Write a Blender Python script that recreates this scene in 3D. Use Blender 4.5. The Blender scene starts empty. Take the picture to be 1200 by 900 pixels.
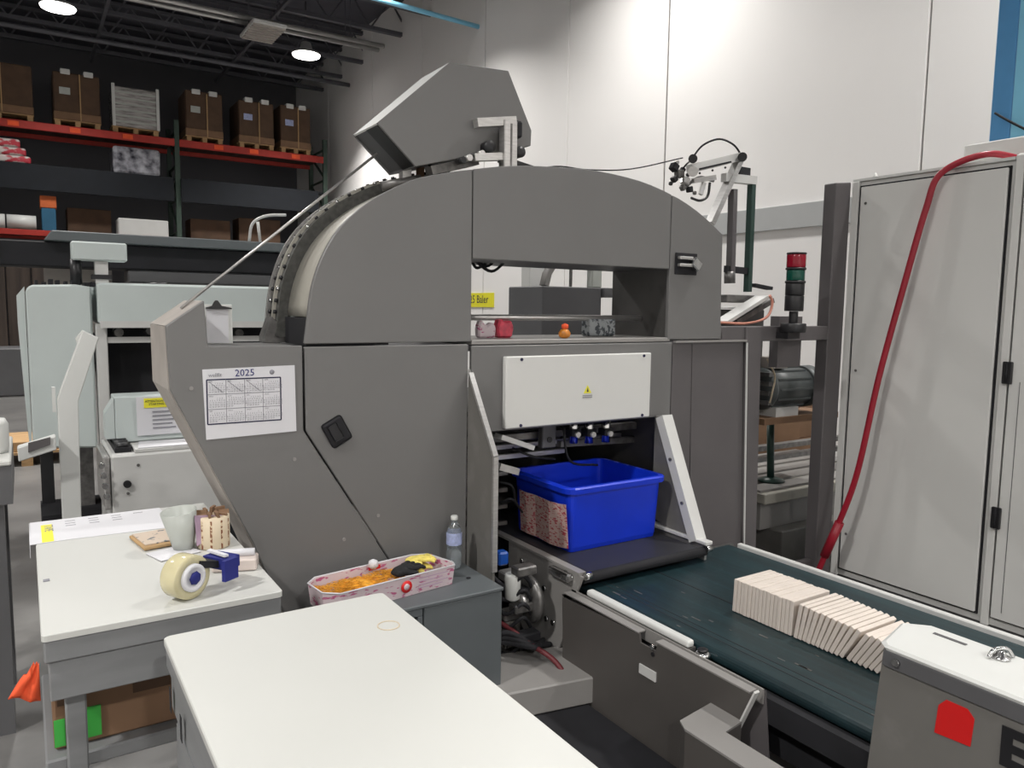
import bpy, bmesh, math, random
from mathutils import Vector, Matrix
from mathutils.geometry import tessellate_polygon
random.seed(7)
PI = math.pi
S = bpy.context.scene
COL = S.collection

# ------------------------------------------------------------------ camera
FPX, ZC = 890.0, 1.65
v2 = Vector((26 - 600, 450 - 352, -FPX)).normalized()
v1 = Vector((1992 - 600, 450 - 379.524, -FPX)).normalized()
v2 = (v2 - v1 * v2.dot(v1)).normalized()
v3 = v1.cross(v2)
MW = Matrix((v1, v2, v3))
cd = bpy.data.cameras.new('camera')
cam = bpy.data.objects.new('camera', cd)
COL.objects.link(cam)
cd.sensor_width = 36
cd.lens = FPX / 1200 * 36
cd.clip_start = 0.05
cam.matrix_world = Matrix.Translation((0, 0, ZC)) @ MW.to_4x4()
S.camera = cam


def at(px, py, X=None, Y=None, Z=None):
    """world point of the photo pixel on the plane X=, Y= or Z="""
    d = MW @ Vector((px - 600, 450 - py, -FPX))
    if X is not None: t = X / d.x
    elif Y is not None: t = Y / d.y
    else: t = (Z - ZC) / d.z
    p = d * t
    p.z += ZC
    return p


# ------------------------------------------------------------------ world, exposure, lamps
w = bpy.data.worlds.new('world'); S.world = w
w.use_nodes = True
w.node_tree.nodes['Background'].inputs[0].default_value = (.85, .92, 1, 1)
w.node_tree.nodes['Background'].inputs[1].default_value = 0.25
S.view_settings.view_transform = 'Standard'
S.view_settings.look = 'None'
S.view_settings.gamma = 1
S.view_settings.use_curve_mapping = False
S.view_settings.exposure = 0.0
# (x, y, power, beam angle)
LAMP_SPOTS = [(.78, 16.75, 100, 112), (5.38, 16.75, 175, 104), (.4, 8.8, 230, 132), (5.3, 7.2, 140, 142), (-4.0, 8.8, 170, 132), (-4.0, 16.75, 90, 112),
              (.4, .5, 25, 132), (5.2, 1.6, 150, 132), (-4.5, 1.0, 420, 140), (.4, -6.5, 420, 140), (5.3, -6.5, 300, 132), (-4.5, -6.5, 450, 140), (5.0, 11.6, 115, 126)]  # unseen row behind the camera is front fill; two lamps added for the wall


# ------------------------------------------------------------------ materials
def mat(name, col, rough=.5, metal=0., var=.06, scale=6., bump=0., stretch=None, spec=.5, emit=0, trans=0, alpha=1, col2=None, dirt=None):
    m = bpy.data.materials.new(name); m.use_nodes = True
    nt = m.node_tree; b = nt.nodes['Principled BSDF']
    L = nt.links
    b.inputs['Roughness'].default_value = rough
    b.inputs['Metallic'].default_value = metal
    b.inputs['Specular IOR Level'].default_value = spec
    b.inputs['Transmission Weight'].default_value = trans
    b.inputs['Alpha'].default_value = alpha
    tc = nt.nodes.new('ShaderNodeTexCoord'); mp = nt.nodes.new('ShaderNodeMapping')
    L.new(tc.outputs['Object'], mp.inputs[0])
    if stretch: mp.inputs['Scale'].default_value = stretch
    nz = nt.nodes.new('ShaderNodeTexNoise'); nz.inputs['Scale'].default_value = scale; nz.inputs['Detail'].default_value = 5
    L.new(mp.outputs[0], nz.inputs['Vector'])
    mr = nt.nodes.new('ShaderNodeValToRGB')
    c = Vector(col[:3]); c2 = Vector(col2) if col2 else c * (1 + var)
    c1 = c if col2 else c * (1 - var)
    mr.color_ramp.elements[0].position = .3; mr.color_ramp.elements[1].position = .7
    mr.color_ramp.elements[0].color = (*c1, 1); mr.color_ramp.elements[1].color = (*[min(1, k) for k in c2], 1)
    L.new(nz.outputs[0], mr.inputs[0])
    out = mr.outputs[0]
    if dirt:                       # stains: (colour, scale, amount)
        n2 = nt.nodes.new('ShaderNodeTexNoise'); n2.inputs['Scale'].default_value = dirt[1]; n2.inputs['Detail'].default_value = 8
        L.new(tc.outputs['Object'], n2.inputs['Vector'])
        r2 = nt.nodes.new('ShaderNodeValToRGB')
        r2.color_ramp.elements[0].position = .55; r2.color_ramp.elements[1].position = .75
        r2.color_ramp.elements[0].color = (0, 0, 0, 1); r2.color_ramp.elements[1].color = (dirt[2],) * 3 + (1,)
        L.new(n2.outputs[0], r2.inputs[0])
        mx = nt.nodes.new('ShaderNodeMixRGB'); mx.inputs[2].default_value = (*dirt[0], 1)
        L.new(r2.outputs[0], mx.inputs[0]); L.new(out, mx.inputs[1]); out = mx.outputs[0]
    L.new(out, b.inputs['Base Color'])
    if bump:
        bp = nt.nodes.new('ShaderNodeBump'); bp.inputs['Strength'].default_value = bump; bp.inputs['Distance'].default_value = .01
        L.new(nz.outputs[0], bp.inputs['Height']); L.new(bp.outputs[0], b.inputs['Normal'])
    if emit:
        b.inputs['Emission Color'].default_value = (*col[:3], 1); b.inputs['Emission Strength'].default_value = emit
    return m


def rgb(r, g, b):
    f = lambda c: ((c / 255 + .055) / 1.055) ** 2.4 if c > 10 else c / 255 / 12.92
    return (f(r), f(g), f(b))


M = dict(
    grey=mat('grey_enamel', (.162, .160, .158), .42, var=.03, scale=3, bump=.02),
    greyd=mat('dark_grey_enamel', (.10, .10, .105), .45, var=.05),
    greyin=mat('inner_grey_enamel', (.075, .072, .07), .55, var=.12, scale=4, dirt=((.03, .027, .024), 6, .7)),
    greybox=mat('blue_grey_enamel', (.105, .118, .125), .45, var=.04),
    taupe=mat('taupe_enamel', (.155, .15, .14), .42, var=.04, dirt=((.26, .25, .24), 9, .35)),
    taupel=mat('light_taupe_enamel', (.27, .26, .25), .42, var=.04),
    light=mat('light_grey_enamel', (.60, .60, .585), .42, var=.03),
    pale=mat('pale_green_grey_enamel', (.56, .62, .61), .35, var=.05, scale=2),
    white=mat('white_enamel', (.66, .67, .65), .4, var=.02),
    beige=mat('worn_beige_enamel', (.40, .365, .335), .5, var=.1, scale=9),
    cab=mat('cabinet_enamel', (.66, .66, .64), .45, var=.025, scale=1.5),
    wall=mat('white_wall_paint', (.86, .845, .83), .8, var=.015, scale=.7),
    wallsh=mat('grey_wall_paint', (.10, .10, .11), .9, var=.08, scale=.7),
    band=mat('grey_band_paint', (.44, .45, .45), .7, var=.02),
    floor=mat('sealed_concrete', (.115, .112, .11), .38, col2=(.20, .195, .188), scale=1.3, bump=.03, dirt=((.06, .06, .06), 3, .5)),
    deck=mat('dark_deck_paint', (.07, .07, .085), .7, var=.15, scale=2),
    steel=mat('dark_roof_steel', (.08, .08, .092), .6, var=.1),
    pipe=mat('galvanised_pipe', (.42, .41, .40), .35, metal=.6, var=.08),
    black=mat('black_plastic', (.014, .014, .016), .4, var=.2),
    blackm=mat('black_matte', (.010, .010, .013), .8, var=.3),
    navy=mat('navy_steel', (.008, .010, .014), .9, var=.15),
    belt=mat('green_belt_rubber', (.006, .016, .020), .42, col2=(.011, .036, .043), scale=3, stretch=(14, .5, 1), bump=.05, dirt=((.05, .09, .10), 30, .2)),
    beltk=mat('black_belt_rubber', (.022, .022, .026), .5, var=.15, scale=8),
    alu=mat('brushed_aluminium', (.55, .54, .53), .32, metal=.75, var=.1, scale=20, stretch=(1, 1, 6)),
    chrome=mat('polished_steel', (.6, .6, .6), .18, metal=1, var=.15, scale=30),
    steeld=mat('oily_steel', (.17, .165, .16), .4, metal=.6, var=.35, scale=25),
    cream=mat('cream_drum_enamel', (.37, .355, .31), .45, var=.06, scale=5, dirt=((.2, .19, .16), 8, .5)),
    track=mat('dark_chain_track', (.06, .06, .055), .55, var=.4, scale=40, bump=.2),
    blue=mat('blue_polypropylene', (.004, .035, .60), .38, var=.08, scale=4),
    redm=mat('red_steel', rgb(170, 45, 35), .5, var=.12),
    hose=mat('red_rubber_hose', rgb(150, 22, 42), .4, var=.1),
    red=mat('red_print', (.62, .012, .012), .4, var=.03),
    orange=mat('orange_cloth', (.80, .10, .03), .8, var=.15),
    rubber=mat('orange_rubber', (.78, .36, .03), .55, var=.3, scale=60),
    yellow=mat('yellow_print', (.82, .76, .04), .6, var=.05),
    glovey=mat('yellow_cotton', (.72, .60, .14), .9, var=.2, scale=40, bump=.4),
    glovek=mat('black_knit', (.012, .012, .014), .9, var=.3, scale=60, bump=.4),
    paper=mat('white_paper', (.66, .66, .69), .7, var=.015),
    pad=mat('cream_paper', (.68, .61, .55), .85, var=.03, scale=12),
    ink=mat('blue_black_ink', (.02, .02, .06), .7, var=.1),
    inkn=mat('navy_ink', (.01, .015, .16), .7, var=.1),
    inkg=mat('grey_ink', (.25, .25, .28), .8, var=.1),
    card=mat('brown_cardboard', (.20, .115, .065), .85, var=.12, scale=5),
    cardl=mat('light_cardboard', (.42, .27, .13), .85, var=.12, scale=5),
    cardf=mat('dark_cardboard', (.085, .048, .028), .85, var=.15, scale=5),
    wood=mat('pallet_wood', (.40, .25, .12), .8, var=.25, scale=8, stretch=(1, 6, 6)),
    greent=mat('green_print', (.05, .42, .06), .6, var=.1),
    wrap=mat('stretch_wrap', (.35, .33, .32), .15, var=.45, scale=5, stretch=(1, 1, 6), bump=.6),
    wrapk=mat('black_stretch_wrap', (.02, .02, .03), .12, col2=(.5, .5, .55), scale=6, bump=.8),
    table=mat('off_white_laminate', (.56, .565, .54), .38, var=.012, scale=4),
    tgrey=mat('table_grey_enamel', (.21, .215, .22), .45, var=.1, scale=3, stretch=(1, 1, 8)),
    tape=mat('clear_yellow_tape', (.72, .66, .42), .12, var=.08, trans=.25, scale=14),
    kraft=mat('kraft_paper', (.30, .16, .08), .8, var=.35, scale=25),
    creamroll=mat('cream_roll', (.62, .52, .38), .6, var=.1, scale=9),
    lilac=mat('lilac_film', (.40, .28, .38), .3, var=.2),
    grayfilm=mat('grey_plastic', (.42, .44, .41), .3, var=.1),
    pinkw=mat('pinkish_plastic', (.62, .54, .50), .3, var=.06),
    pet=mat('clear_bottle_plastic', (.85, .9, .93), .06, var=.01, trans=.9),
    bluetag=mat('blue_label', (.35, .40, .62), .5, var=.25, scale=60),
    bluep=mat('blue_painted_steel', (.10, .32, .62), .4, var=.05),
    cyan=mat('blue_gleam_steel', (.25, .62, .85), .3, var=.03),  # bluish gleam on pipe and post held in this colour
    redlens=mat('red_lens', (.28, .004, .02), .2, var=.05),
    greenlens=mat('green_lens', (.002, .075, .05), .2, var=.05),
    postg=mat('dark_green_steel', (.02, .05, .04), .4, var=.1),
    mauve=mat('mauve_grey_enamel', (.105, .097, .10), .42, var=.04),
    motor=mat('motor_enamel', (.075, .085, .085), .45, var=.1),
    brownwood=mat('dark_brown_boards', (.055, .04, .032), .8, var=.4, scale=2, stretch=(5, 1, .3)),
    bluecarton=mat('blue_carton', (.02, .11, .20), .7, var=.1),
    orangec=mat('orange_carton', (.55, .12, .03), .7, var=.1),
    green=mat('green_rack_steel', (.035, .06, .045), .6, var=.1),
    blueplastic=mat('blue_fitting', (.01, .07, .35), .3, var=.1),
    lamp=mat('lamp_lens', (1, .97, .93), .4, var=0, emit=9),
)


def print_mat(name, base, ink, sc, stretch, thr):
    """flat print: blotchy coloured marks on a light ground"""
    m = bpy.data.materials.new(name); m.use_nodes = True
    nt = m.node_tree; b = nt.nodes['Principled BSDF']; L = nt.links
    tc = nt.nodes.new('ShaderNodeTexCoord'); mp = nt.nodes.new('ShaderNodeMapping'); mp.inputs['Scale'].default_value = stretch
    L.new(tc.outputs['Object'], mp.inputs[0])
    nz = nt.nodes.new('ShaderNodeTexNoise'); nz.inputs['Scale'].default_value = sc; nz.inputs['Detail'].default_value = 3
    L.new(mp.outputs[0], nz.inputs['Vector'])
    r = nt.nodes.new('ShaderNodeValToRGB')
    r.color_ramp.elements[0].position = thr; r.color_ramp.elements[1].position = thr + .06
    r.color_ramp.elements[0].color = (*base, 1); r.color_ramp.elements[1].color = (*ink, 1)
    L.new(nz.outputs[0], r.inputs[0]); L.new(r.outputs[0], b.inputs['Base Color'])
    b.inputs['Roughness'].default_value = .6
    return m


M['binprint'] = print_mat('red_form_print', (.58, .42, .38), (.42, .05, .07), 95, (1, .5, 1.5), .53)
M['trayprint'] = print_mat('pink_print_carton', (.62, .52, .55), (.45, .10, .22), 55, (.5, .5, 1.4), .57)
M['bookprint'] = print_mat('tan_cover_print', (.55, .45, .36), (.10, .12, .14), 45, (1, 1, 1), .62)
M['bagprint'] = print_mat('red_white_bag', (.55, .5, .48), (.45, .03, .05), 3, (1, 1, 2), .52)
M['crackle'] = print_mat('grey_camouflage_plastic', (.30, .32, .33), (.05, .06, .07), 45, (1, 1, 1), .5)
M['kraftprint'] = print_mat('printed_roll_end', (.62, .50, .34), (.20, .07, .03), 60, (1, 1, 1), .46)


# ------------------------------------------------------------------ mesh helpers
def box(bm, x0, x1, y0, y1, z0, z1, bev=0., seg=1, R=None, piv=None):
    t = bmesh.new()
    vs = [t.verts.new((x, y, z)) for x in (x0, x1) for y in (y0, y1) for z in (z0, z1)]
    for f in ((0, 1, 3, 2), (4, 6, 7, 5), (0, 4, 5, 1), (2, 3, 7, 6), (0, 2, 6, 4), (1, 5, 7, 3)):
        t.faces.new([vs[i] for i in f])
    if bev: bmesh.ops.bevel(t, geom=t.edges[:], offset=bev, segments=seg, profile=.5, affect='EDGES')
    if R is not None:
        p = Vector(piv) if piv is not None else Vector(((x0 + x1) / 2, (y0 + y1) / 2, (z0 + z1) / 2))
        bmesh.ops.transform(t, matrix=Matrix.Translation(p) @ R.to_4x4() @ Matrix.Translation(-p), verts=t.verts)
    merge(bm, t)
    return bm


def merge(bm, t):
    bmesh.ops.recalc_face_normals(t, faces=t.faces)
    me = bpy.data.meshes.new('tmp'); t.to_mesh(me); t.free()
    bm.from_mesh(me); bpy.data.meshes.remove(me)


def prism(bm, pts, a, b, axis='Y', bev=0.):
    """closed outline pts in the plane across axis, extruded from a to b. Y: pts=(x,z); X: pts=(y,z); Z: pts=(x,y)"""
    t = bmesh.new()
    def mk(p, k):
        return {'Y': (p[0], k, p[1]), 'X': (k, p[0], p[1]), 'Z': (p[0], p[1], k)}[axis]
    A = [t.verts.new(mk(p, a)) for p in pts]; B = [t.verts.new(mk(p, b)) for p in pts]
    n = len(pts)
    if bev: t.faces.new(A); t.faces.new(B[::-1])
    else:
        for tri in tessellate_polygon([[Vector((p[0], p[1], 0)) for p in pts]]):
            t.faces.new([A[i] for i in tri]); t.faces.new([B[i] for i in reversed(tri)])
    for i in range(n): t.faces.new([A[i], B[i], B[(i + 1) % n], A[(i + 1) % n]])
    if bev:
        bmesh.ops.recalc_face_normals(t, faces=t.faces)
        bmesh.ops.bevel(t, geom=t.edges[:], offset=bev, segments=1, affect='EDGES')
    bmesh.ops.triangulate(t, faces=[f for f in t.faces if len(f.verts) > 4])
    merge(bm, t)
    return bm


def cyl(bm, p0, p1, r, seg=16, r2=None, smooth=True):
    p0, p1 = Vector(p0), Vector(p1); d = p1 - p0
    t = bmesh.new()
    bmesh.ops.create_cone(t, cap_ends=True, segments=seg, radius1=r, radius2=r if r2 is None else r2, depth=d.length)
    q = Vector((0, 0, 1)).rotation_difference(d.normalized())
    bmesh.ops.transform(t, matrix=Matrix.Translation((p0 + p1) / 2) @ q.to_matrix().to_4x4(), verts=t.verts)
    if smooth:
        for f in t.faces:
            if len(f.verts) == 4: f.smooth = True
    merge(bm, t)
    return bm


def beam(bm, p0, p1, wd, ht, up=(0, 0, 1)):
    """square bar from p0 to p1"""
    p0, p1 = Vector(p0), Vector(p1); d = (p1 - p0); l = d.length; d.normalize()
    u = Vector(up); s = d.cross(u)
    if s.length < 1e-4: s = d.cross(Vector((1, 0, 0)))
    s.normalize(); u = s.cross(d)
    t = bmesh.new(); vs = []
    for k in (0, l):
        for a, b in ((-1, -1), (1, -1), (1, 1), (-1, 1)):
            vs.append(t.verts.new(p0 + d * k + s * a * wd / 2 + u * b * ht / 2))
    t.faces.new(vs[:4]); t.faces.new(vs[4:][::-1])
    for i in range(4): t.faces.new([vs[i], vs[4 + i], vs[4 + (i + 1) % 4], vs[(i + 1) % 4]])
    merge(bm, t)
    return bm


def smooth_path(pts, n=6):
    P_ = [Vector(p) for p in pts]
    P_ = [P_[0] * 2 - P_[1]] + P_ + [P_[-1] * 2 - P_[-2]]
    out = []
    for i in range(1, len(P_) - 2):
        a, b, c, d = P_[i - 1:i + 3]
        for k in range(n):
            t = k / n
            out.append(.5 * ((2 * b) + (c - a) * t + (2 * a - 5 * b + 4 * c - d) * t * t + (3 * b - a - 3 * c + d) * t ** 3))
    out.append(P_[-2])
    return out


def tube(bm, pts, r, seg=8, sm=6, closed=False):
    path = smooth_path(pts, sm) if sm > 1 else [Vector(p) for p in pts]
    rings = []; prev = None
    for i, p in enumerate(path):
        d = (path[min(i + 1, len(path) - 1)] - path[max(i - 1, 0)]).normalized()
        if prev is None: s = d.orthogonal().normalized()
        else: s = (prev - d * prev.dot(d)).normalized()
        prev = s; u = d.cross(s)
        rings.append([bm.verts.new(p + (s * math.cos(2 * PI * k / seg) + u * math.sin(2 * PI * k / seg)) * r) for k in range(seg)])
    for a, b in zip(rings, rings[1:]):
        for k in range(seg):
            f = bm.faces.new([a[k], a[(k + 1) % seg], b[(k + 1) % seg], b[k]]); f.smooth = True
    bm.faces.new(rings[0][::-1]); bm.faces.new(rings[-1])
    return bm


def lathe(bm, c, prof, seg=24, axis=(0, 0, 1), cap=True):
    """prof = [(r, h)...] about axis at c"""
    q = Vector((0, 0, 1)).rotation_difference(Vector(axis).normalized()).to_matrix(); c = Vector(c)
    t = bmesh.new(); rings = []
    for r, h in prof:
        rings.append([t.verts.new(c + q @ Vector((r * math.cos(2 * PI * k / seg), r * math.sin(2 * PI * k / seg), h))) for k in range(seg)])
    for a, b in zip(rings, rings[1:]):
        for k in range(seg):
            f = t.faces.new([a[k], a[(k + 1) % seg], b[(k + 1) % seg], b[k]]); f.smooth = True
    if cap: t.faces.new(rings[0][::-1]); t.faces.new(rings[-1])
    merge(bm, t)
    return bm


def band(bm, pts, y0, y1, th):
    """strip that follows the outline pts=(x,z), from y0 to y1, with thickness th inwards"""
    n = len(pts); cx = sum(p[0] for p in pts) / n; cz = min(p[1] for p in pts) - .1
    inner = []
    for i, p in enumerate(pts):
        a = Vector(pts[max(i - 1, 0)]); b = Vector(pts[min(i + 1, n - 1)]); d = (b - a).normalized()
        nrm = Vector((d.y, -d.x)) * th
        inner.append((p[0] + nrm.x, p[1] + nrm.y))
    t = bmesh.new()
    g = [[t.verts.new((p[0], y, p[1])) for p in lst] for lst, y in ((pts, y0), (pts, y1), (inner, y1), (inner, y0))]
    for a, b in ((0, 1), (1, 2), (2, 3), (3, 0)):
        for i in range(n - 1):
            f = t.faces.new([g[a][i], g[a][i + 1], g[b][i + 1], g[b][i]]); f.smooth = a in (0, 2)
    t.faces.new([g[k][0] for k in range(4)]); t.faces.new([g[k][-1] for k in (3, 2, 1, 0)])
    merge(bm, t)
    return bm


def nb(): return bmesh.new()


def worldloc(o):
    p = Vector((0, 0, 0))
    while o: p += Vector(o.location); o = o.parent
    return p


def obj(name, bm, m, parent=None, kind=None):
    """link bm (world coordinates) as one mesh object, as a part when parent is given"""
    if parent:
        off = worldloc(parent)
    else:
        xs = [v.co for v in bm.verts]
        off = Vector(((min(c.x for c in xs) + max(c.x for c in xs)) / 2, (min(c.y for c in xs) + max(c.y for c in xs)) / 2, min(c.z for c in xs)))
    bmesh.ops.translate(bm, vec=-off, verts=bm.verts)
    me = bpy.data.meshes.new(name); bm.to_mesh(me); bm.free()
    me.materials.append(m if not isinstance(m, str) else M[m])
    o = bpy.data.objects.new(name, me); COL.objects.link(o)
    if parent: o.parent = parent
    else: o.location = off
    if kind: o['kind'] = kind
    return o


def thing(name, label, cat, loc=(0, 0, 0), group=None):
    o = bpy.data.objects.new(name, None); COL.objects.link(o)
    o.location = loc; o.empty_display_size = .1
    o['label'] = label; o['category'] = cat
    if group: o['group'] = group
    return o


def tag(o, label, cat, group=None):
    o['label'] = label; o['category'] = cat
    if group: o['group'] = group
    return o


def struct(name, bm, m):
    return obj(name, bm, m, None, 'structure')


def text(name, s, size, loc, xdir, ydir, m, parent, align='LEFT', ext=.0004):
    """flat lettering as mesh; xdir reading direction, ydir up direction"""
    c = bpy.data.curves.new('t', 'FONT'); c.body = s; c.size = size; c.align_x = align; c.extrude = ext; c.resolution_u = 2
    o = bpy.data.objects.new('t', c); COL.objects.link(o)
    dg = bpy.context.evaluated_depsgraph_get()
    me = bpy.data.meshes.new_from_object(o.evaluated_get(dg))
    bpy.data.objects.remove(o); bpy.data.curves.remove(c)
    x = Vector(xdir).normalized(); y = Vector(ydir).normalized(); z = x.cross(y)
    R = Matrix((x, y, z)).transposed().to_4x4()
    me.transform(Matrix.Translation(Vector(loc)) @ R)
    b = nb(); b.from_mesh(me); bpy.data.meshes.remove(me)
    return obj(name, b, m, parent)


def B(*a, **k): return box(nb(), *a, **k)


# ================================================================== SETTING
struct('floor', B(-9, 7.2, -10, 23, -.1, 0), 'floor')
struct('ceiling', B(-9, 7.2, -10, 23, 8.1, 8.25), 'deck')
wr = struct('wall_right', B(7.06, 7.2, -10, 23, 0, 8.1), 'greyd')
ys = [-10, -6.4, -2.6, 1.1, 4.0, 7.348, 9.447, 11.9, 14.4, 17.0, 20.0, 23]
for a, b in zip(ys, ys[1:]):
    obj('wall_panel', B(7.0, 7.06, a + .012, b - .012, 0, 8.1, bev=.004), 'wall', wr)
struct('trim_1', B(6.96, 7.0, -9, 22, 2.53, 2.785, bev=.004), 'band')
struct('wall_back', B(-9, 7.2, 22.8, 23, 0, 8.1), 'wallsh')
struct('wall_left', B(-9.2, -9, -10, 23, 0, 8.1), 'wall')
struct('wall_front', B(-9, 7.2, -10.2, -10, 0, 8.1), 'wall')

# roof steel: open web joists along X, purlins across, conduits
for k, y in enumerate((11.2, 12.6, 14.0, 15.4, 17.6, 19.0, 20.4)):
    j = thing('roof_joist', ['dark open web roof joist furthest forward, above the near ceiling edge', 'second dark open web roof joist from the front',
                             'dark open web roof joist just before the paired conduits', 'dark open web roof joist just behind the paired conduits',
                             'dark open web roof joist behind the two bright lamps', 'dark open web roof joist above the red rack beam',
                             'hindmost dark open web roof joist near the back wall'][k], 'joist', (-1, y, 7.35), 'roof joists under the dark deck')
    for z in (7.35, 8.0):
        obj('chord', B(-9, 7, y - .05, y + .05, z - .04, z + .04), 'steel', j)
    bm = nb(); x = -9
    while x < 6.9:
        beam(bm, (x, y, 7.35), (x + .45, y, 8.0), .03, .03, (0, 1, 0)); beam(bm, (x + .45, y, 8.0), (x + .9, y, 7.35), .03, .03, (0, 1, 0)); x += .9
    obj('web', bm, 'steel', j)
for k, x in enumerate((-1.9, 1.6, 4.4)):
    tag(obj('bridging_bar', B(x - .03, x + .03, 10.8, 21, 7.24, 7.30), 'steel'), ['leftmost bridging bar crossing under the roof joists', 'middle bridging bar crossing under the roof joists', 'rightmost bridging bar crossing under the roof joists'][k], 'bar', 'bridging bars under the joists')
for k, (y, z) in enumerate(((14.97, 7.2), (14.7, 7.2))):
    # pair of conduits hung under the joists
    t = thing('conduit', ['farther of the paired galvanised conduits under the dark ceiling', 'nearer of the paired galvanised conduits under the dark ceiling'][k], 'conduit', (0, y, z - .4), 'ceiling conduits')
    obj('pipe', cyl(nb(), (-9, y, z - .4), (6.3, y, z - .4), .045, 10), 'pipe', t)
    for x in (-4, -1, 2, 5.6): obj('hanger', B(x - .008, x + .008, y - .01, y + .01, z - .4, 8.1), 'steel', t)
tag(obj('steam_pipe', cyl(nb(), (-9, 18.2, 6.95), (6.9, 18.2, 6.95), .05, 10), 'steel'), 'long thin dark pipe running across above the rack boxes', 'pipe')
t = thing('heater_panel', 'pale louvred heater panel hung below the paired conduits', 'heater', (3.95, 14.8, 6.55))
obj('tray', B(3.65, 4.25, 14.3, 15.3, 6.62, 6.68, bev=.01), 'light', t)
for i in range(8): obj('louvre', B(3.67, 4.23, 14.36 + i * .118, 14.40 + i * .118, 6.585, 6.62), 'beige', t)
for x in (3.7, 4.2): obj('hanger', B(x - .006, x + .006, 14.79, 14.81, 6.68, 8.1), 'steel', t)
t = thing('blue_highlight_pipe', 'pipe with a painted blue highlight reaching the white wall just below the ceiling', 'pipe', (5, 12.14, 6.5))
obj('pipe', cyl(nb(), (.5, 12.14, 6.75), (7.0, 12.14, 6.575), .04, 10), 'cyan', t)  # cyan colour stands in for the bluish highlight on the pipe
for x in (2.5, 5.0): obj('hanger', cyl(nb(), (x, 12.14, 6.66), (x, 12.14, 8.1), .01, 6), 'steel', t)


def lamp(x, y, label, power, beam_angle):
    t = thing('high_bay_lamp', label, 'lamp', (x, y, 6.9), 'high bay lamps')
    obj('housing', lathe(nb(), (x, y, 7.0), [(.30, 0), (.27, .05), (.14, .10), (.10, .25), (.0, .25)], 20, cap=False), 'light', t)
    obj('lens', lathe(nb(), (x, y, 6.97), [(.02, 0), (.28, 0), (.285, .03), (.02, .03)], 20), 'lamp', t)
    obj('hanging_rod', cyl(nb(), (x, y, 7.25), (x, y, 8.1), .012, 6), 'steel', t)
    l = bpy.data.lights.new('lamp_light', 'AREA'); l.shape = 'DISK'; l.size = .55; l.energy = power; l.color = (1, .975, .94)
    l.spread = math.radians(beam_angle)
    o = bpy.data.objects.new('lamp_light', l); COL.objects.link(o); o.parent = t; o.location = (0, 0, .05)


ln = ['bright lamp at the upper left corner under the dark roof', 'bright lamp hanging near the white wall above the racks']
for k, (x, y, pw, ang_) in enumerate(LAMP_SPOTS):
    if k < 2: lab = ln[k]
    else: lab = ['round lamp out of the picture, above the rear machine', 'round lamp out of the picture, beside the white wall above the arch', 'round lamp out of the picture, far left above the aisle',
                 'round lamp out of the picture, far left of the rack', 'round lamp out of the picture, straight above the nearest white table', 'round added wall fill lamp out of the picture, above the tall cabinets',
                 'round lamp out of the picture, left of the work tables', 'round added fill lamp out of the picture, behind the camera in the middle', 'round added fill lamp out of the picture, behind the camera at right',
                 'round added fill lamp out of the picture, behind the camera at left', 'round added wall fill lamp out of the picture, over the wall between arch and rack'][k - 2]
    lamp(x, y, lab, pw, ang_)

# ================================================================== PALLET RACK
YR = 19.0
rk = thing('pallet_rack', 'tall pallet rack with red beams and dark deck fascia along the back', 'rack', (3, YR, 0))
for x in (-2.9, 3.1, 6.55):
    for y in (YR + .02, YR + 1.12):
        obj('upright', B(x - .05, x + .05, y - .04, y + .04, 0, 5.75), 'green', rk)
    bm = nb()
    for k in range(7):
        z = .3 + k * .75
        beam(bm, (x, YR + .02, z), (x, YR + 1.12, z + .7), .04, .04); beam(bm, (x, YR + 1.12, z + .7), (x, YR + .02, z + .72), .04, .04)
    obj('bracing', bm, 'green', rk)
for z0, z1 in ((5.17, 5.33), (3.0, 3.12)):
    for a, b in ((-2.85, 3.05), (3.15, 6.5)):
        for y in (YR - .03, YR + 1.05):
            obj('red_beam', B(a, b, y, y + .06, z0, z1, bev=.008), 'redm', rk)
for a, b in ((-2.85, 3.05), (3.15, 6.5)):
    obj('deck_board', B(a, b, YR + .03, YR + 1.05, 5.27, 5.31), 'brownwood', rk)
    obj('deck_board', B(a, b, YR + .03, YR + 1.05, 3.06, 3.1), 'brownwood', rk)
    obj('fascia', B(a, b - .05 if b < 4 else 6.35, YR - .09, YR - .03, 3.93, 4.46, bev=.01), 'navy', rk)
    obj('deck_board', B(a, b, YR + .03, YR + 1.05, 4.42, 4.46), 'navy', rk)
for i, x in enumerate((-.1, 2.0, 3.9, 5.7, 1.0, 4.7)):
    obj('orange_clip', B(x, x + .2, YR - .045, YR - .031, 5.2, 5.3), 'orange', rk)


def pallet(parent, x0, x1, y0, y1, z, h=.13):
    n = 5
    for k in range(n):
        a = y0 + (y1 - y0) * k / n
        obj('deck_plank', B(x0, x1, a + .01, a + (y1 - y0) / n - .03, z + h - .025, z + h), 'wood', parent)
    for k in range(3):
        c = x0 + .07 + (x1 - x0 - .14) * k / 2
        obj('runner', B(c - .05, c + .05, y0, y1, z, z + h - .026), 'wood', parent)


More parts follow.
